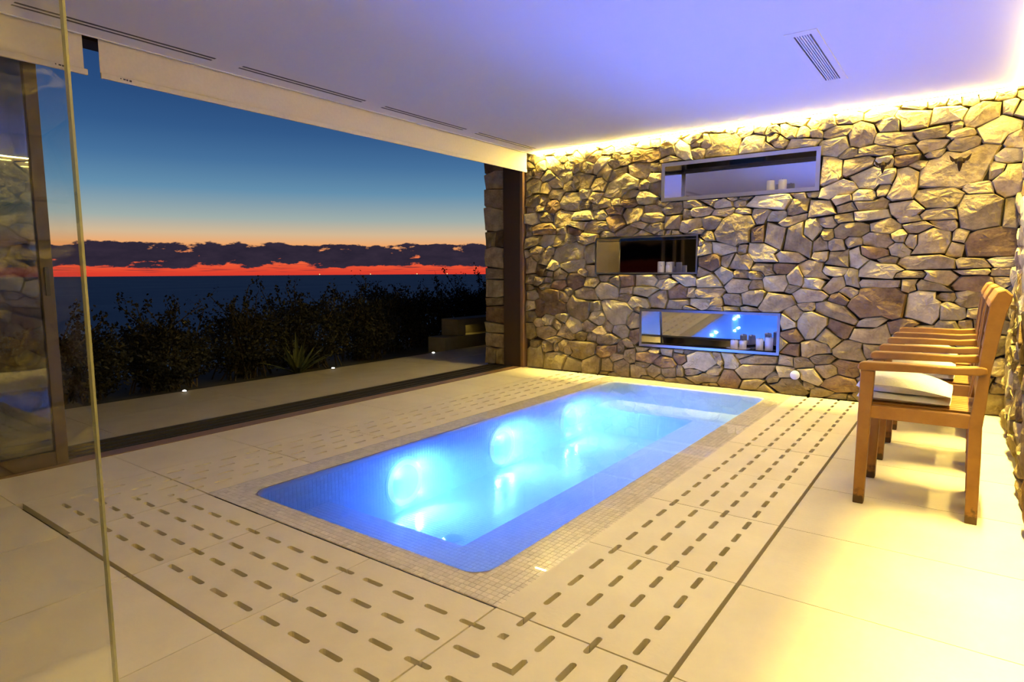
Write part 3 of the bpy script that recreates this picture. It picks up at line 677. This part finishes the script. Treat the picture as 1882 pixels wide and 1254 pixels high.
# water standing over basin and coping
rw = rrect(WX0 - .004, WX1 + .004, WY0 - .004, WY1 + .004, RC + .004)
mb = MB(); mb.prism(rw, -.47, .0012, 'z')
w_ = mb.build('pool_water', 'water'); tag(w_, 'still blue lit water filling the plunge pool to its mosaic rim', 'water', kind='stuff')
pts2 = [[Vector((x, y, 0)) for x, y in ((PX0 + .003, PY0 + .004), (PX1 - .003, PY0 + .004), (PX1 - .003, PY1 - .002), (PX0 + .003, PY1 - .002))], [Vector((x, y, 0)) for x, y in rw]]
flat = [p for lp in pts2 for p in lp]
mb = MB()
for t_ in tessellate_polygon(pts2):
    a, b, c = (flat[i] for i in t_)
    t_ = tuple(t_) if (b - a).cross(c - a).z > 0 else (t_[0], t_[2], t_[1])
    mb.add([(flat[i].x, flat[i].y, .0012) for i in t_], [(0, 1, 2)])
mb.build('overflow_film', 'film', w_, fix=False)

# ------------------------------------------------------------------ window wall
mb = MB(); mb.box(XW - .115, XW, YN, D + .03, -.10, .003)
win = struct(mb.build('window_1', 'bronze2'))
mb = MB(); mb.box(XT, XW - .115, YN, D + .05, -.10, -.022); mb.build('sill_track', 'black', win)
for x in (-4.30, -4.39, -4.48, -4.59):
    MB().box(x - .009, x + .009, YN, D + .03, -.022, .004).build('rail', 'black', win)
MB().box(-4.30, XW + .02, YN, D + .03, H + .015, H + .24).build('window_head', 'bronze', win)
MB().box(XT, -4.30, YN, D + .03, H + .13, H + .24).build('head_recess', 'black', win)
mb = MB(); mb.box(-4.395, -4.16, D - .055, D + .04, -.02, H + .2); mb.build('window_post', 'bronze', win)
MB().box(-4.155, -4.118, D - .06, D + .04, .0, H + .2).build('post_trim', 'bronze2', win)
# sliding panes stacked at the near end
def sliding(name, x, y1, yl):
    d = struct(MB().box(x - .022, x + .022, y1 - .062, y1, .004, H + .05).build(name, 'bronze', bevel=.004))
    MB().box(x - .022, x + .022, yl, yl + .10, .004, H + .05).build('far_stile', 'bronze', d)
    MB().box(x - .022, x + .022, yl + .1, y1 - .062, .004, .085).build('bottom_rail', 'bronze', d)
    MB().box(x - .022, x + .022, yl + .1, y1 - .062, H - .02, H + .05).build('top_rail', 'bronze', d)
    MB().box(x - .006, x + .006, yl + .1, y1 - .062, .085, H - .02).build('pane', 'glassdoor', d)
    return d
d1 = sliding('door_1', -4.205, 1.330, -1.15)
mb = MB(); mb.box(-4.183, -4.170, 1.284, 1.306, .98, 1.14); mb.build('handle', 'black', d1, bevel=.003)
d2 = sliding('door_2', -4.345, 1.372, -1.20)
d3 = sliding('door_3', -4.535, 1.432, -1.25)
# roller blinds
def blind(name, y0, y1, label, sag):
    t = empty(name, (-4.03, (y0 + y1) / 2, H)); tag(t, label, 'blind', 'cream roller blinds pulled down a little')
    n = max(4, int((y1 - y0) / .25)); zb = 2.232
    mb = MB(); cols = [y0 + (y1 - y0) * i / n for i in range(n + 1)]
    vs = []
    for y in cols:
        for k in range(6):
            z = H + .10 + (zb - H - .10) * k / 5
            yy = y + (sag * (k / 5) ** 3 if y in (y1,) else 0)
            vs.append((-4.035 + .004 * math.sin(y * 2.1) * k / 5, yy, z))
    nv = len(vs); vs += [(x - .0018, y, z) for x, y, z in vs]
    fs = []
    for i in range(n):
        for k in range(5):
            a, b = i * 6 + k, (i + 1) * 6 + k
            fs += [(a, b, b + 1, a + 1), (a + nv, a + 1 + nv, b + 1 + nv, b + nv)]
    for i in range(n): fs += [(i * 6 + 5, (i + 1) * 6 + 5, (i + 1) * 6 + 5 + nv, i * 6 + 5 + nv)]
    for k in range(5): fs += [(k, k + 1, k + 1 + nv, k + nv), (n * 6 + k, n * 6 + k + nv, n * 6 + k + 1 + nv, n * 6 + k + 1)]
    mb.add(vs, fs); mb.build('blind_fabric', 'fabric', t)
    hb_ = MB().box(-4.044, -4.028, y0 + .002, y1 - .002 + sag, zb - .030, zb + .002).build('hem_bar', 'fabric', t, bevel=.003)
    MB().lathe([(.03, 0), (.03, y1 - y0 - .02)], (-4.075, y0 + .01, H + .13), 12, 'y').build('roller', 'white', t)
    ty = y0 + .10 if sag == 0 else y1 - .14
    tg_ = MB()
    for q, wd in enumerate((.006, .018, .010, .014)):
        tg_.box(-4.0285, -4.0272, ty + q * .016, ty + q * .016 + min(wd, .013), zb - .012 - .0015 * q, zb - .006)
    tg_.build('hem_label', 'ink', hb_)
blind('roller_blind', 1.588, 5.815, 'long cream roller blind across the open window, reaching the stone wall', 0)
blind('roller_blind', -1.2, 1.508, 'cream roller blind over the stacked sliding doors behind the glass partition', .018)

# ------------------------------------------------------------------ glass partition by the camera
gp = MB().box(-.875, -.865, -2.6, .306, .01, H).build('glass_partition', 'glass')
MB().box(-.8748, -.8652, .306, .309, .012, H - .002).build('polished_edge', 'glassedge', gp)
tag(gp, 'frameless clear glass partition whose free edge stands beside the pool room floor', 'glass partition')

# ------------------------------------------------------------------ ceiling fittings
ord_ = ['behind the camera', 'beside the glass partition', 'above the gap between the two blinds', 'second from the glass partition', 'third from the glass partition', 'closest to the stone wall']
for (a, b), w in zip(slots_all[2:], ord_[2:]):
    t = empty('slot_diffuser', (-3.837, (a + b) / 2, H)); tag(t, 'twin black slot air diffuser ' + w, 'air diffuser', 'slot diffusers along the window')
    for x in (-3.859, -3.815): MB().box(x - .013, x + .013, a, b, H + .0015, H + .06).build('slot', 'black', t)
    MB().box(-3.8455, -3.8285, a, b, H - .0006, H + .010).build('center_bar', 'white', t)
t = empty('air_grille', ((GR[0] + GR[1]) / 2, (GR[2] + GR[3]) / 2, H)); tag(t, 'narrow white ceiling air grille with long lengthwise slats', 'air grille')
MB().box(GR[0], GR[1], GR[2], GR[3], H + .05, H + .07).build('plenum', 'black', t)
fr_ = MB()
for x0, x1, y0, y1 in grid_minus(GR[0] - .012, GR[1] + .012, GR[2] - .012, GR[3] + .012, [(GR[0] + .026, GR[1] - .026, GR[2] + .05, GR[3] - .035)]): fr_.box(x0, x1, y0, y1, H - .004, H + .004)
fr_.build('frame', 'white', t)
n = 7; x0, x1 = GR[0] + .026, GR[1] - .026; pch = (x1 - x0) / n
for k in range(n - 1): MB().box(x0 + pch * (k + 1) - .0032, x0 + pch * (k + 1) + .0032, GR[2] + .05, GR[3] - .035, H - .003, H + .022).build('slat', 'white', t)

# ------------------------------------------------------------------ wall niches of polished steel
WH = ['highest and widest polished steel wall niche with a pale dish of two candles', 'smallest middle steel wall niche, dark inside, with four white candles', 'lowest steel wall niche near the pool with blue reflections and candles']
DEP = .25
for (x0, x1, z0, z1), lb, lip in zip(NICHES, WH, (.028, .010, .018)):
    yf = D - .028; yb = D + DEP
    t = empty('wall_niche', ((x0 + x1) / 2, D, z0)); tag(t, lb, 'wall niche', 'polished steel niches in the stone wall')
    T = .006
    MB().box(x0, x1, yf, yb, z0, z0 + T).build('bottom_panel', 'steel', t); MB().box(x0, x1, yf, yb, z1 - T, z1).build('top_panel', 'steel', t)
    MB().box(x0, x0 + T, yf, yb, z0 + T, z1 - T).build('side_panel', 'steel', t); MB().box(x1 - T, x1, yf, yb, z0 + T, z1 - T).build('side_panel', 'steel', t)
    tl = .028 if lip == .018 else 0              # the lowest mirror leans forward a little
    MB().prism([(yb - .006, z0 + T), (yb, z0 + T), (yb - tl, z1 - T), (yb - .006 - tl, z1 - T)], x0 + T, x1 - T, 'x').build('back_panel', 'mirror', t)
    f_ = MB()
    for a, b, c, d in grid_minus(x0 - .006, x1 + .006, z0 - .006, z1 + .006, [(x0 + lip, x1 - lip, z0 + lip, z1 - lip)]): f_.box(a, b, yf - .006, yf, c, d)
    f_.build('frame', 'steel2', t)
def candle(x, y, z, r, h, label, grp):
    t = empty('candle', (x, y, z)); tag(t, label, 'candle', grp)
    MB().lathe([(r * .96, 0), (r, .006), (r, h - .008), (r * .93, h), (r * .75, h - .001), (r * .3, h - .010)], (x, y, z), 20).build('wax', 'wax', t, smooth=False)
    MB().lathe([(.0022, h - .012), (.0018, h + .010)], (x, y, z), 6).build('wick', 'wick', t)
def dish(x, y, z, rx, ry, mtl, label):
    o = MB().lathe([(.45, 0), (.62, .003), (.85, .008), (1.0, .017), (.985, .019), (.82, .0115), (.55, .008), (.2, .0075)], (0, 0, 0), 28, sc=(rx, ry))
    o.v = [(v[0] + x, v[1] + y, v[2] + z) for v in o.v]
    tag(o.build('dish', mtl, smooth=False), label, 'dish')
zf = lambda k: NICHES[k][2] + .006
yc = D + .085
dish(-1.444, yc, zf(0), .135, .085, 'dish', 'shallow pale dish under two candles in the top niche')
candle(-1.487, yc, zf(0) + .0085, .034, .112, 'left cream pillar candle on the pale dish in the top niche', 'candles in the top niche')
candle(-1.388, yc, zf(0) + .0085, .035, .110, 'right cream pillar candle on the pale dish in the top niche', 'candles in the top niche')
g = 'candles in the middle niche'
candle(-2.523, yc + .030, zf(1), .036, .113, 'tall white candle standing leftmost at the back of the middle niche', g)
candle(-2.438, yc + .030, zf(1), .033, .108, 'tall white candle standing right at the back of the middle niche', g)
candle(-2.494, yc - .040, zf(1), .031, .066, 'short white candle in front of the leftmost tall one in the middle niche', g)
candle(-2.412, yc - .040, zf(1), .033, .076, 'short white candle at the front right of the group in the middle niche', g)
g = 'candles in the lowest niche'
dish(-1.722, yc, zf(2), .112, .08, 'dish', 'shallow pale dish under the two short candles in the lowest niche')
candle(-1.760, yc, zf(2) + .0085, .034, .085, 'short cream candle at the left of the pale dish in the lowest niche', g)
candle(-1.680, yc, zf(2) + .0085, .033, .083, 'short cream candle at the right of the pale dish in the lowest niche', g)
dish(-1.487, yc, zf(2), .11, .08, 'dishdark', 'dark dish under the two tall candles in the lowest niche')
candle(-1.528, yc, zf(2) + .0085, .033, .112, 'tall white candle at the left of the dark dish in the lowest niche', g)
candle(-1.446, yc, zf(2) + .0085, .035, .128, 'tallest white candle at the right end of the lowest niche', g)
# white air button and two small winged ornaments on the stones
t = empty('wall_button', (-1.185, D - .05, .186)); tag(t, 'small round white push button set in the stones right of the lowest niche', 'button')
MB().lathe([(.040, 0), (.040, -.006), (.033, -.010), (.028, -.010)], (-1.185, D - .048, .186), 24, 'y').build('rim', 'white', t); MB().lathe([(.027, -.006), (.027, -.013), (.01, -.016)], (-1.185, D - .048, .186), 20, 'y').build('cap', 'white', t)
MB().lathe([(.044, .09), (.044, 0)], (-1.185, D - .048, .186), 24, 'y').build('socket', 'mortar', t)
for x, z, s, w in ((-.603, 1.945, 1.0, 'left of the big slab, the smaller one'), (-.103, 1.925, 1.15, 'on the big pale slab, nearer the corner')):
    t = empty('wall_ornament', (x, D - .05, z)); tag(t, 'small dark winged ornament on the stone wall, ' + w, 'ornament', 'dark winged ornaments on the stone wall')
    yo = D - .076
    MB().lathe([(.004, -.075 * s), (.012 * s, -.045 * s), (.017 * s, -.012 * s), (.012 * s, .012 * s), (.004, .020 * s)], (x, yo, z), 10).build('body', 'darkiron', t)
    for q in (-1, 1):
        P = [(q * .006, .010), (q * .030, .006), (q * .060, .034), (q * .052, .002), (q * .040, -.012), (q * .030, -.010), (q * .022, -.026), (q * .008, -.022)]
        MB().prism([(x + a * s, z + b * s) for a, b in P], yo - .003, yo + .003).build('wing', 'darkiron', t)

# ------------------------------------------------------------------ teak armchairs along the right wall
def make_chair(y0, label, g):
    y1 = y0 + .50
    t = empty('armchair', (-.14, (y0 + y1) / 2, 0)); tag(t, label, 'chair', g)
    for ya, yb, s in ((y0, y0 + .045, -1), (y1 - .045, y1, 1)):
        # front leg tapers to the floor
        mb = MB(); vs = []
        for x0, x1, z in ((-.382, -.338, 0), (-.381, -.328, .44), (-.380, -.322, .640)):
            vs += [(x0, ya, z), (x1, ya, z), (x1, yb, z), (x0, yb, z)]
        mb.add(vs, [(0, 3, 2, 1), (8, 9, 10, 11)] + [(k * 4 + i, k * 4 + (i + 1) % 4, k * 4 + 4 + (i + 1) % 4, k * 4 + 4 + i) for k in (0, 1) for i in range(4)])
        mb.build('front_leg', 'teak', t, bevel=.004)
        # rear leg running up into the raked back post, hooked backwards at the top
        a = [(.052, 0), (.044, .30), (.040, .44), (.052, .55), (.061, .66), (.066, .77), (.073, .88), (.083, .965), (.104, 1.010), (.128, 1.018)]
        b = [(.096, 0), (.092, .30), (.088, .43), (.096, .53), (.102, .66), (.117, .775), (.132, .885), (.144, .95), (.152, .975), (.152, .995)]
        MB().prism(a + b[::-1], ya, yb).build('rear_leg', 'teak', t, bevel=.003)
        # arm, rounded at the front and let into the back post
        ar = [(-.392, .655), (-.388, .672), (-.372, .680), (-.20, .683), (-.02, .682), (.070, .692), (.090, .688), (.092, .662), (.070, .654), (-.02, .650), (-.20, .646), (-.372, .640), (-.388, .644)]
        MB().prism(ar, ya - .008, yb + .008).build('arm', 'teak', t, bevel=.006)
        MB().box(-.330, .085, ya + .006, yb - .004, .418, .478).build('side_rail', 'teak', t, bevel=.003)
        yo = ya if s < 0 else yb
        for px, pz in ((.066, .435), (.066, .460)):
            MB().lathe([(.0045, 0), (.0045, s * .0015)], (px, yo + (.006 if s < 0 else -.004), pz), 8, 'y').build('peg', 'bronze2', t)
    MB().box(-.372, -.342, y0 + .045, y1 - .045, .405, .468).build('front_rail', 'teak', t, bevel=.003)
    MB().box(.048, .074, y0 + .045, y1 - .045, .405, .468).build('rear_rail', 'teak', t, bevel=.003)
    n = 9; w = (y1 - y0 - .09) / n
    for k in range(n):
        ys = y0 + .045 + w * k
        MB().box(-.385, .060, ys + .005, ys + w - .005, .470, .486).build('seat_slat', 'teak', t, bevel=.002)
    for k, (z, x) in enumerate(((.575, .070), (.640, .076), (.705, .081), (.770, .086), (.835, .092), (.900, .100))):
        MB().prism([(x - .016, z - .024), (x - .003, z - .025), (x + .004, z + .022), (x - .009, z + .024)], y0 + .044, y1 - .044).build('back_slat', 'teak', t, bevel=.002)
    MB().prism([(.076, .945), (.083, .972), (.104, 1.014), (.130, 1.022), (.155, .998), (.153, .975), (.144, .948), (.125, .962), (.110, .945)], y0 + .004, y1 - .004).build('top_rail', 'teak', t, bevel=.004)
    return t
def towel_mesh(x0, x1, y0, y1, z0, h0, h1, nx=26, ny=14, amp=.006, seed=1):
    """one folded layer: rounded slab, thicker towards the front, softly uneven"""
    r = np.random.default_rng(seed); ph = r.uniform(0, 6, 4)
    mb = MB(); rows = []
    for side in (1, -1):
        for i in range(nx + 1):
            for j in range(ny + 1):
                p, q = i / nx * 2 - 1, j / ny * 2 - 1
                ed = max(0.0, (1 - abs(p) ** 5)) ** .5 * max(0.0, (1 - abs(q) ** 6)) ** .5
                x = (x0 + x1) / 2 + p * (x1 - x0) / 2 * (1 - .015 * q * q); y = (y0 + y1) / 2 + q * (y1 - y0) / 2 * (1 - .03 * p * p)
                t = (i / nx); h = h1 + (h0 - h1) * ((1 - ((t - .25) / .75) ** 2) if t > .25 else (1 - .45 * ((.25 - t) / .25) ** 2))
                zm = z0 + h / 2; z = zm + side * h / 2 * ed
                if side > 0: z += amp * ed * (math.sin(p * 3 + ph[0]) * math.cos(q * 2.5 + ph[1]) + .5 * math.sin(p * 7 + q * 5 + ph[2]))
                rows.append((x, y, max(z, z0)))
    o = (nx + 1) * (ny + 1); fs = []
    for i in range(nx):
        for j in range(ny):
            a, b = i * (ny + 1) + j, (i + 1) * (ny + 1) + j
            fs += [(a, b, b + 1, a + 1), (a + o, a + 1 + o, b + 1 + o, b + o)]
    mb.add(rows, fs); return mb
def make_towel(y0, label, g):
    t = empty('folded_towel', (-.2, y0 + .25, .486)); tag(t, label, 'towel', g)
    ya, yb = y0 + .052, y0 + .448
    towel_mesh(-.400, -.028, ya, yb, .487, .040, .030, seed=int(y0 * 10)).build('lower_fold', 'towel', t, smooth=True)
    towel_mesh(-.404, -.026, ya - .002, yb, .526, .088, .026, seed=int(y0 * 10) + 1, amp=.004).build('upper_fold', 'towel', t, smooth=True).rotation_euler
    return t
gC, gT = 'teak armchairs in a row along the right stone wall', 'folded white towels on the armchairs'
chair0 = make_chair(3.275, 'honey teak slatted armchair nearest the camera, first of the row along the wall', gC)
towel0 = make_towel(3.275, 'folded white towel on the seat of the armchair nearest the camera', gT)
def dup(root, dy, label):
    r = root.copy(); COL.objects.link(r); r.location.y += dy; r['label'] = label
    for ch in list(root.children):
        c = ch.copy(); COL.objects.link(c); c.parent = r; c.matrix_parent_inverse = ch.matrix_parent_inverse.copy()
    return r
for dy, w in ((.845, 'middle'), (1.70, 'last')):
    dup(chair0, dy, 'honey teak slatted armchair, ' + ('middle one of the row along the wall' if w == 'middle' else 'farthest of the row and closest to the back stone wall'))
    dup(towel0, dy, 'folded white towel on the ' + ('middle armchair of the row' if w == 'middle' else 'farthest armchair by the back stone wall'))

# ------------------------------------------------------------------ terrace, lamps, steps
TX = -6.03
tb = MB(); tb.box(TX + .01, XT, -3.5, 11.0, -.30, -.056); ter = struct(tb.build('floor_terrace', 'gutter'))
ty = [-3.2 + 1.24 * k + .05 for k in range(12)]
for a, b in zip(ty, ty[1:]):
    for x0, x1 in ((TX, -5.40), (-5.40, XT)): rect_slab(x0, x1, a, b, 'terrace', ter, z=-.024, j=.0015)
for (y, w) in ((2.886, 'nearest the sliding doors'), (4.622, 'middle one, beside the spiky plant'), (6.336, 'farthest, near the concrete steps')):
    c = (-5.995, y, -.0235)
    t = empty('ground_light', c); tag(t, 'tiny white ground light at the terrace edge, ' + w, 'ground light', 'ground lights along the terrace edge')
    MB().lathe([(.030, 0), (.030, .004), (.022, .007)], c, 18).build('collar', 'steel2', t)
    MB().lathe([(.017, .006), (.015, .011), (.008, .014)], c, 14).build('lens', 'spot', t)
t = empty('garden_step', (-6.5, 8.6, -.05)); tag(t, 'low concrete step block at the far end of the terrace', 'step')
MB().box(-6.50, -6.165, 6.76, 11.0, -.30, .145).build('block', 'concrete', t, bevel=.006)
t = empty('garden_bench', (-6.6, 9, .145)); tag(t, 'concrete bench slab with a lit recess standing on the low step', 'bench')
MB().box(-6.52, -6.19, 7.08, 11.0, .295, .395).build('seat_slab', 'concrete', t, bevel=.006)
MB().box(-6.52, -6.19, 7.08, 7.27, .145, .295).build('support', 'concrete', t, bevel=.004)
MB().box(-6.52, -6.40, 7.27, 11.0, .145, .295).build('back_block', 'concrete', t, bevel=.004)
MB().box(-6.30, -6.28, 7.275, 7.60, .285, .294).build('recess_light', 'stepled', t)

# ------------------------------------------------------------------ garden: earth, hedge, spiky plant
mb = MB(); gx = [TX + .01, -6.6, -8.2, -14, -60]; gz = [-.06, -.10, -.14, -4.5, -31]
mb.add([(x, y, z) for x, z in zip(gx, gz) for y in (-40, 60)], [(2 * i, 2 * i + 1, 2 * i + 3, 2 * i + 2) for i in range(4)])
struct(mb.build('ground', 'earth'))
def leaf_cloud(centers, dirs, sizes, r):
    n = len(centers); a = dirs / np.linalg.norm(dirs, axis=1)[:, None]
    b = np.cross(a, r.normal(size=(n, 3))); b /= np.linalg.norm(b, axis=1)[:, None]; c = np.cross(a, b)
    L_, Wd = sizes[:, None], sizes[:, None] * .30
    v = np.stack([centers - a * L_ * .5, centers + b * Wd + c * Wd * .25, centers + a * L_ * .5, centers - b * Wd + c * Wd * .25], 1).reshape(-1, 3)
    i = np.arange(n)[:, None] * 4
    f = np.concatenate([i + np.array([[0, 1, 2]]), i + np.array([[0, 2, 3]])], 0)
    return v, f
def shrub(k, x, y, w, top, label):
    r = np.random.default_rng(100 + k)
    t = empty('hedge_shrub', (x, y, -.1)); tag(t, label, 'shrub', 'dark shrubs of the hedge along the terrace')
    tw = MB(); C_, A_ = [], []
    n = 46
    for i in range(n):
        bx, by = x + r.normal(0, .12), y + r.normal(0, .16)
        ex, ey = x + r.uniform(-.55, .42), y + r.uniform(-w, w) * .62
        ez = top * r.uniform(.62, 1.0) + (.0 if i > 19 else r.uniform(.04, .36) ** 1.0)
        mid = ((bx + ex) / 2 + r.normal(0, .06), (by + ey) / 2 + r.normal(0, .06), ez * .55)
        p0, p1, p2, p3 = Vector((bx, by, -.12)), Vector(mid), Vector((ex, ey, ez * .9)), Vector((ex + r.normal(0, .05), ey + r.normal(0, .09), ez))
        tw.tube([p0, p1, p2, p3], [.010, .007, .004, .0015], 4)
        for q in range(34 if i > 19 else 26):
            s = r.uniform(.25, 1) ** .8; a, b, s2 = (p1, p2, (s - .0) / .75) if s < .75 else (p2, p3, (s - .75) / .25)
            p = np.array(a.lerp(b, s2)) + r.normal(0, .035 if i > 19 else .024, 3); C_.append(p); A_.append(r.normal(size=3) + np.array((0, 0, .6)))
    m = 6200
    u = r.normal(size=(m, 3)); u /= np.linalg.norm(u, axis=1)[:, None]; rad = r.uniform(.35, 1, m) ** .5
    lump = 1 + .16 * np.sin(4 * u[:, 1] + r.uniform(0, 6)) + .12 * np.sin(7 * u[:, 2] + 5 * u[:, 0] + r.uniform(0, 6))
    P = np.array((x, y, top * .40)) + u * rad[:, None] * lump[:, None] * np.array((.56, w * .72, top * .50))
    P = P[P[:, 2] > -.1]
    C_ = np.concatenate([np.array(C_), P]); A_ = np.concatenate([np.array(A_), r.normal(size=P.shape)])
    v, f = leaf_cloud(C_, A_, r.uniform(.026, .056, len(C_)), r)
    me = bpy.data.meshes.new('foliage'); me.from_pydata(v.tolist(), [], f.tolist()); me.update()
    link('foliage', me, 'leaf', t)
    tw.build('branches', 'twig', t, fix=False)
tops = [.58, .56, .54, .56, .62, .58, .62, .72, .82, .80, .84, .78, .84, .86]
where = ['beyond the glass partition', 'beyond the sliding doors', 'seen between partition and door frame', 'just right of the glass edge, with long loose sprays', 'left of the nearest ground light', 'behind the nearest ground light', 'left of the spiky plant', 'behind the spiky plant', 'behind the middle ground light', 'tallest, between the middle and farthest ground lights', 'behind the farthest ground light', 'left of the concrete steps', 'behind the low concrete step', 'behind the concrete bench by the stone pillar']
for k in range(14):
    shrub(k, -6.78 + rng.uniform(-.06, .06) - (.45 if k > 9 else 0), -2.2 + k * .88 + rng.uniform(-.08, .08), .62, tops[k], 'dark leafy hedge shrub ' + where[k])
t = empty('spiky_plant', (-6.30, 4.35, -.08)); tag(t, 'spiky plant with long narrow upright leaves at the terrace edge', 'plant')
r = np.random.default_rng(4)
for k in range(22):
    a = k * 2.4 + r.uniform(-.3, .3); e = r.uniform(.35, 1.35); ln = r.uniform(.38, .60)
    d = Vector((math.cos(a) * math.cos(e), math.sin(a) * math.cos(e), math.sin(e))); s = Vector((-math.sin(a), math.cos(a), 0)); up_ = d.cross(s) * -1
    b = Vector((-6.30, 4.35, -.09)); vs = []; fs = []
    for i in range(6):
        q = i / 5; wd = .034 * (1 - q) ** .6 * (.6 + 1.1 * q * (1 - q) * 2) + .0008
        p = b + d * ln * q - Vector((0, 0, .16 * math.cos(e) * q * q)); vs += [p - s * wd, p + up_ * wd * -.35, p + s * wd]
    for i in range(5): fs += [(3 * i, 3 * i + 1, 3 * i + 4, 3 * i + 3), (3 * i + 1, 3 * i + 2, 3 * i + 5, 3 * i + 4)]
    MB().add(vs, fs).build('leaf', 'agave', t, fix=False)

# ------------------------------------------------------------------ sea to the horizon, a few far boat lights
mb = MB(); mb.add([(-9000, -9000, -31), (-40, -9000, -31), (-40, 9000, -31), (-9000, 9000, -31)], [(0, 1, 2, 3)])
struct(mb.build('sea', 'sea'))
for px, w in ((590, 'leftmost one'), (683, 'second from the left'), (768, 'third from the left'), (823, 'rightmost one, nearest the stone pillar')):
    b_ = YAW - math.atan((px - 941) / F); R_ = 8000
    o = MB().lathe([(1, -5), (5, -3), (6, 0), (5, 3), (1, 5)], (0, 0, 0), 8).build('boat_light', 'boat'); o.location = (-math.sin(b_) * R_, math.cos(b_) * R_, -14)
    tag(o, 'tiny yellow boat light far out on the sea horizon, ' + w, 'boat light', 'boat lights on the horizon')
